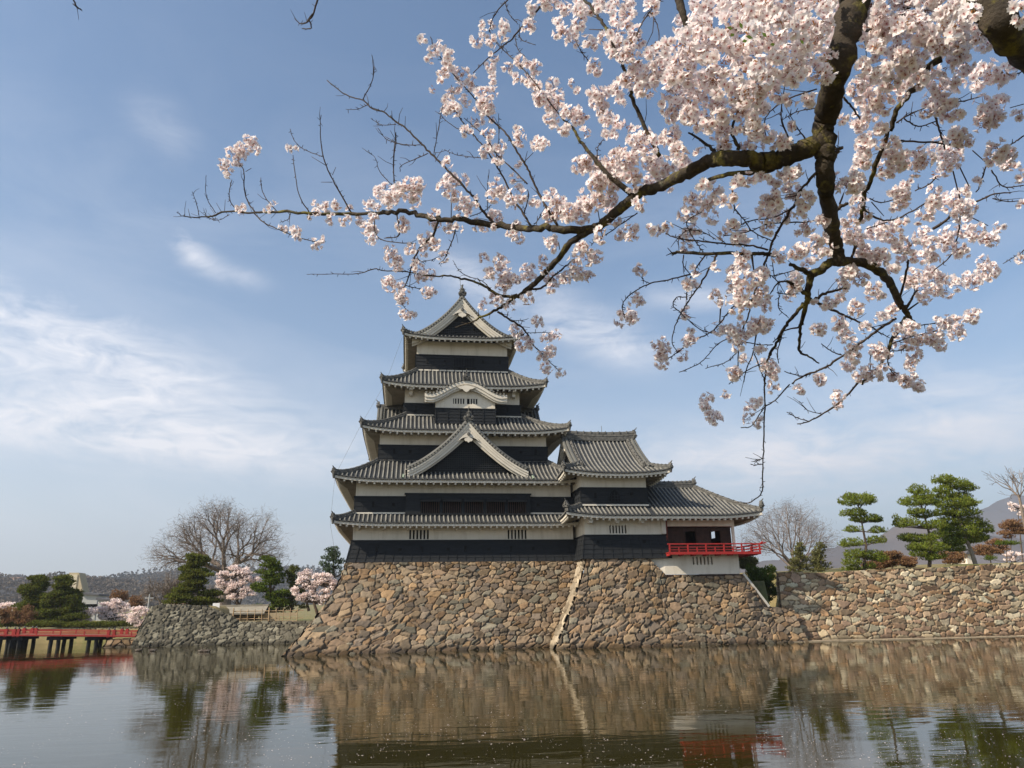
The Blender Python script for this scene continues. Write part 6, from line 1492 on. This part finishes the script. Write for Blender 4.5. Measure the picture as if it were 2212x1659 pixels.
def twig_build(mb, W3, Rr, px_):
    mb.tube(W3, np.maximum(Rr, .0013), 14 if px_ > 25 else (8 if px_ > 6 else 5))
    if px_ < 14:                                                # spur buds and short side twigs
        for k in range(1, len(W3)-1):
            if rs.rand() < .75:
                d = rs.normal(size=3); d /= np.linalg.norm(d); L = rs.uniform(.010, .026); mb.tube([W3[k], W3[k]+d*L], [.0022, .0013], 4)
            if rs.rand() < .10:
                d = (W3[k+1]-W3[k-1]); d /= np.linalg.norm(d); d = d+rs.normal(size=3)*.5+np.array([0, 0, .25]); d /= np.linalg.norm(d); L = rs.uniform(.04, .13)
                q = [W3[k], W3[k]+d*L*.5+rs.normal(size=3)*.004, W3[k]+d*L]; mb.tube(q, [.0020, .0016, .0011], 4)
for k, (sc_, px_, W3, Rr) in enumerate(brs[:88]):
    mb = MB(); twig_build(mb, W3, Rr, px_); mb.build('limb' if px_ > 12 else 'branch', M_CBARK if px_ > 7 else M_TWIGB, tree0, True)
mb = MB()
for sc_, px_, W3, Rr in brs[88:]: twig_build(mb, W3, Rr, px_)
tag(mb.build('twigs', M_TWIGB, tree0, True), kind='stuff')
# trunk on the bank, outside the frame, feeding the two limbs
a1 = atd(*FT(1, 2560, 760), depth(*FT(1, 2560, 760))); a0 = atd(*FT(1, 1560, -330), depth(*FT(1, 1560, -330))); l1 = atd(*FT(1, 770, -60), 2.7)
tm = MB(); tm.tube(smooth_path([(4.7, .5, .8), (4.6, .55, 1.6), (4.1, .9, 2.5), (3.2, 1.5, 3.0), tuple(a1)], 5), np.linspace(.26, .14*1.0, 21), 14)
tm.tube(smooth_path([tuple(a0), tuple(a0+np.array([-.12, .0, .18])), tuple((a0+l1)/2+np.array([0, 0, .35])), tuple(l1+np.array([.05, 0, .25])), tuple(l1)], 5), np.linspace(.13, .06, 21), 12)
tm.build('trunk', M_CBARK, tree0, True)
# blossoms: five notched petals round a dark red eye, on thin stalks
def flower_template():
    v = [(0, 0, -.0025)]; c = [(.50, .16, .17)]; t_ = []; R0 = .0175
    for k in range(5):
        a = k*2*math.pi/5; ca, sa = math.cos(a), math.sin(a)
        pr_ = [(.0030, 0, -.002, (.92, .78, .77)), (.0095, -.0072, .0012, (.98, .95, .94)), (.0165, -.0058, .0035, (1, .98, .97)), (.0148, 0, .003, (.99, .97, .96)), (.0165, .0058, .0035, (1, .98, .97)), (.0095, .0072, .0012, (.98, .95, .94))]
        b0 = len(v)
        for x, y, z, cc in pr_: v.append((x*ca-y*sa, x*sa+y*ca, z)); c.append(cc)
        t_ += [(b0, b0+1, b0+3), (b0+1, b0+2, b0+3), (b0, b0+3, b0+5), (b0+3, b0+4, b0+5), (0, b0+1, b0), (0, b0, b0+5)]
    b0 = len(v)                                                # stamens
    for k in range(6):
        a = k*math.pi/3; v.append((math.cos(a)*.0024, math.sin(a)*.0024, .003)); c.append((.45, .13, .10))
    v.append((0, 0, .0005)); c.append((.32, .07, .07))
    for k in range(0, 6, 1): t_.append((b0+6, b0+k, b0+(k+1) % 6))
    return np.array(v), np.array(t_), np.array(c)
FV, FTri, FC = flower_template()
def blossom(mb, sb, c, r, rs, stem):
    n = int(np.clip(2.75*(r/.0165)**1.75, 4, 110)); dirs = shell(rs, n, .72); P = c+dirs*r*.92
    nrm = dirs+rs.normal(size=(n, 3))*.35; nrm /= np.linalg.norm(nrm, axis=1)[:, None]
    e = np.cross(nrm, rs.normal(size=(n, 3))); e /= np.linalg.norm(e, axis=1)[:, None]; f = np.cross(nrm, e); s = (.85+.35*rs.rand(n))*.98
    cup = rs.uniform(.4, 2.6, n)
    V = (P[:, None]+(e[:, None]*FV[None, :, 0:1]+f[:, None]*FV[None, :, 1:2])*s[:, None, None]+nrm[:, None]*(FV[None, :, 2]*cup[:, None])[..., None]*s[:, None, None]).reshape(-1, 3)
    T = (FTri[None]+(np.arange(n)*len(FV))[:, None, None]).reshape(-1, 3)
    tint = (.93+.09*rs.rand(n))[:, None, None]; C = (FC[None]*tint).reshape(-1, 3)
    mb.add(V, None, T, C)
    q0 = c+dirs*r*.12; d = P-q0; sd = np.cross(d, rs.normal(size=(n, 3))); sd = sd/np.linalg.norm(sd, axis=1)[:, None]*.0009
    sb_v = np.stack([q0-sd, q0+sd, P+sd, P-sd], 1).reshape(-1, 3); mb.add(sb_v, np.arange(4*n).reshape(n, 4), c=(.30, .16, .08))
    k = 5; g = rs.normal(size=(k, 3))*.006+c; gd = rs.normal(size=(k, 3)); gd = gd/np.linalg.norm(gd, axis=1)[:, None]*.010; ge = np.cross(gd, rs.normal(size=(k, 3))); ge = ge/np.linalg.norm(ge, axis=1)[:, None]*.003
    mb.add(np.stack([g-ge, g+ge, g+gd+ge*.3, g+gd-ge*.3], 1).reshape(-1, 3), np.arange(4*k).reshape(k, 4), c=(.36, .17, .06))
m = bpy.data.materials.new('cherry_petals'); m.use_nodes = True; t = NT(m.node_tree)
for n_ in list(t.n): t.n.remove(n_)
vc = t.node('ShaderNodeVertexColor'); vc.layer_name = 'Col'; colr = t.mix(1.0, (.95, .93, .94), vc.outputs[0], 'MULTIPLY')
d_ = t.node('ShaderNodeBsdfDiffuse'); tr_ = t.node('ShaderNodeBsdfTranslucent'); t.l.new(colr, d_.inputs[0]); t.l.new(colr, tr_.inputs[0])
mx = t.node('ShaderNodeMixShader'); mx.inputs[0].default_value = .42; t.l.new(d_.outputs[0], mx.inputs[1]); t.l.new(tr_.outputs[0], mx.inputs[2])
oo = t.node('ShaderNodeOutputMaterial'); t.l.new(mx.outputs[0], oo.inputs[0]); M_PETAL = m
clusters.sort(key=lambda q: -q[2] if (-10 < q[0] < 2222 and q[1] > -10) else 0)
rest = MB()
thick = []
for line in BR.strip().split('\n'):
    p = line.split(); t_ = int(p[0]); w0, w1 = float(p[1])*OFF[t_][2], float(p[2])*OFF[t_][2]
    if max(w0, w1) < 17: continue
    sp = smooth_path([FT(t_, *map(float, q.split(','))) for q in p[3:]], 6)
    for (u, v), s_ in zip(sp, np.linspace(0, 1, len(sp))): thick.append((u, v, (w0+(w1-w0)*s_)/2))
thick = np.array(thick)
for k, (u, v, r, d) in enumerate(clusters):
    g_ = np.hypot(thick[:, 0]-u, thick[:, 1]-v)-thick[:, 2]
    if g_.min() < r*.5 and rs.rand() < .8: d = depth(u, v)+.30+r*d/F*.5       # keep most blossom behind the heavy limbs
    c = atd(u, v, d); R3 = r*d/F*1.0
    tgt = rest if k >= 98 else MB()
    m_ = 2 if r > 17 else 1
    for j in range(m_):
        o = rs.normal(size=3)*R3*.38 if m_ > 1 else np.zeros(3); blossom(tgt, None, c+o, R3*(.76 if m_ > 1 else .93), rs, None)
    if k < 98: tgt.build('blossom_cluster', M_PETAL, tree0)
tag(rest.build('blossoms', M_PETAL, tree0), kind='stuff')
lf = MB()                                                      # a few young green leaves among the nearest blossoms
for x, y, dx, dy in [(1440, 250, -30, -60), (1360, 250, -60, -15), (1370, 290, -40, 25), (1650, 320, -45, -40), (1480, 350, -45, 10), (1720, 380, -45, 10), (1970, 380, -35, -35), (1530, 330, -70, -20)]:
    u, v = FT(3, x, y); d = depth(u, v)-.42; p = atd(u, v, d); u2, v2 = FT(3, x+dx, y+dy); q = atd(u2, v2, d); ax = q-p; sd = np.cross(ax, _fw); sd = sd/np.linalg.norm(sd)*.0055
    lf.add([p, p+ax*.4+sd, q, p+ax*.5-sd], [(0, 1, 2, 3)])
lf.build('young_leaves', leafmat('young_leaf', (.16, .22, .05), .4, .2), tree0)

# ------------------------------------------------------------------ air: thin even haze over everything
hm = bpy.data.materials.new('spring_haze'); hm.use_nodes = True; t = NT(hm.node_tree)
for n_ in list(t.n): t.n.remove(n_)
pv = t.node('ShaderNodeVolumePrincipled'); pv.inputs['Color'].default_value = (.72, .80, .92, 1); pv.inputs['Density'].default_value = HAZE; pv.inputs['Anisotropy'].default_value = .3
oo = t.node('ShaderNodeOutputMaterial'); t.l.new(pv.outputs[0], oo.inputs['Volume'])
tag(MB().box(-4200, 4200, -700, 6200, -3, 520).build('haze', hm), kind='stuff')
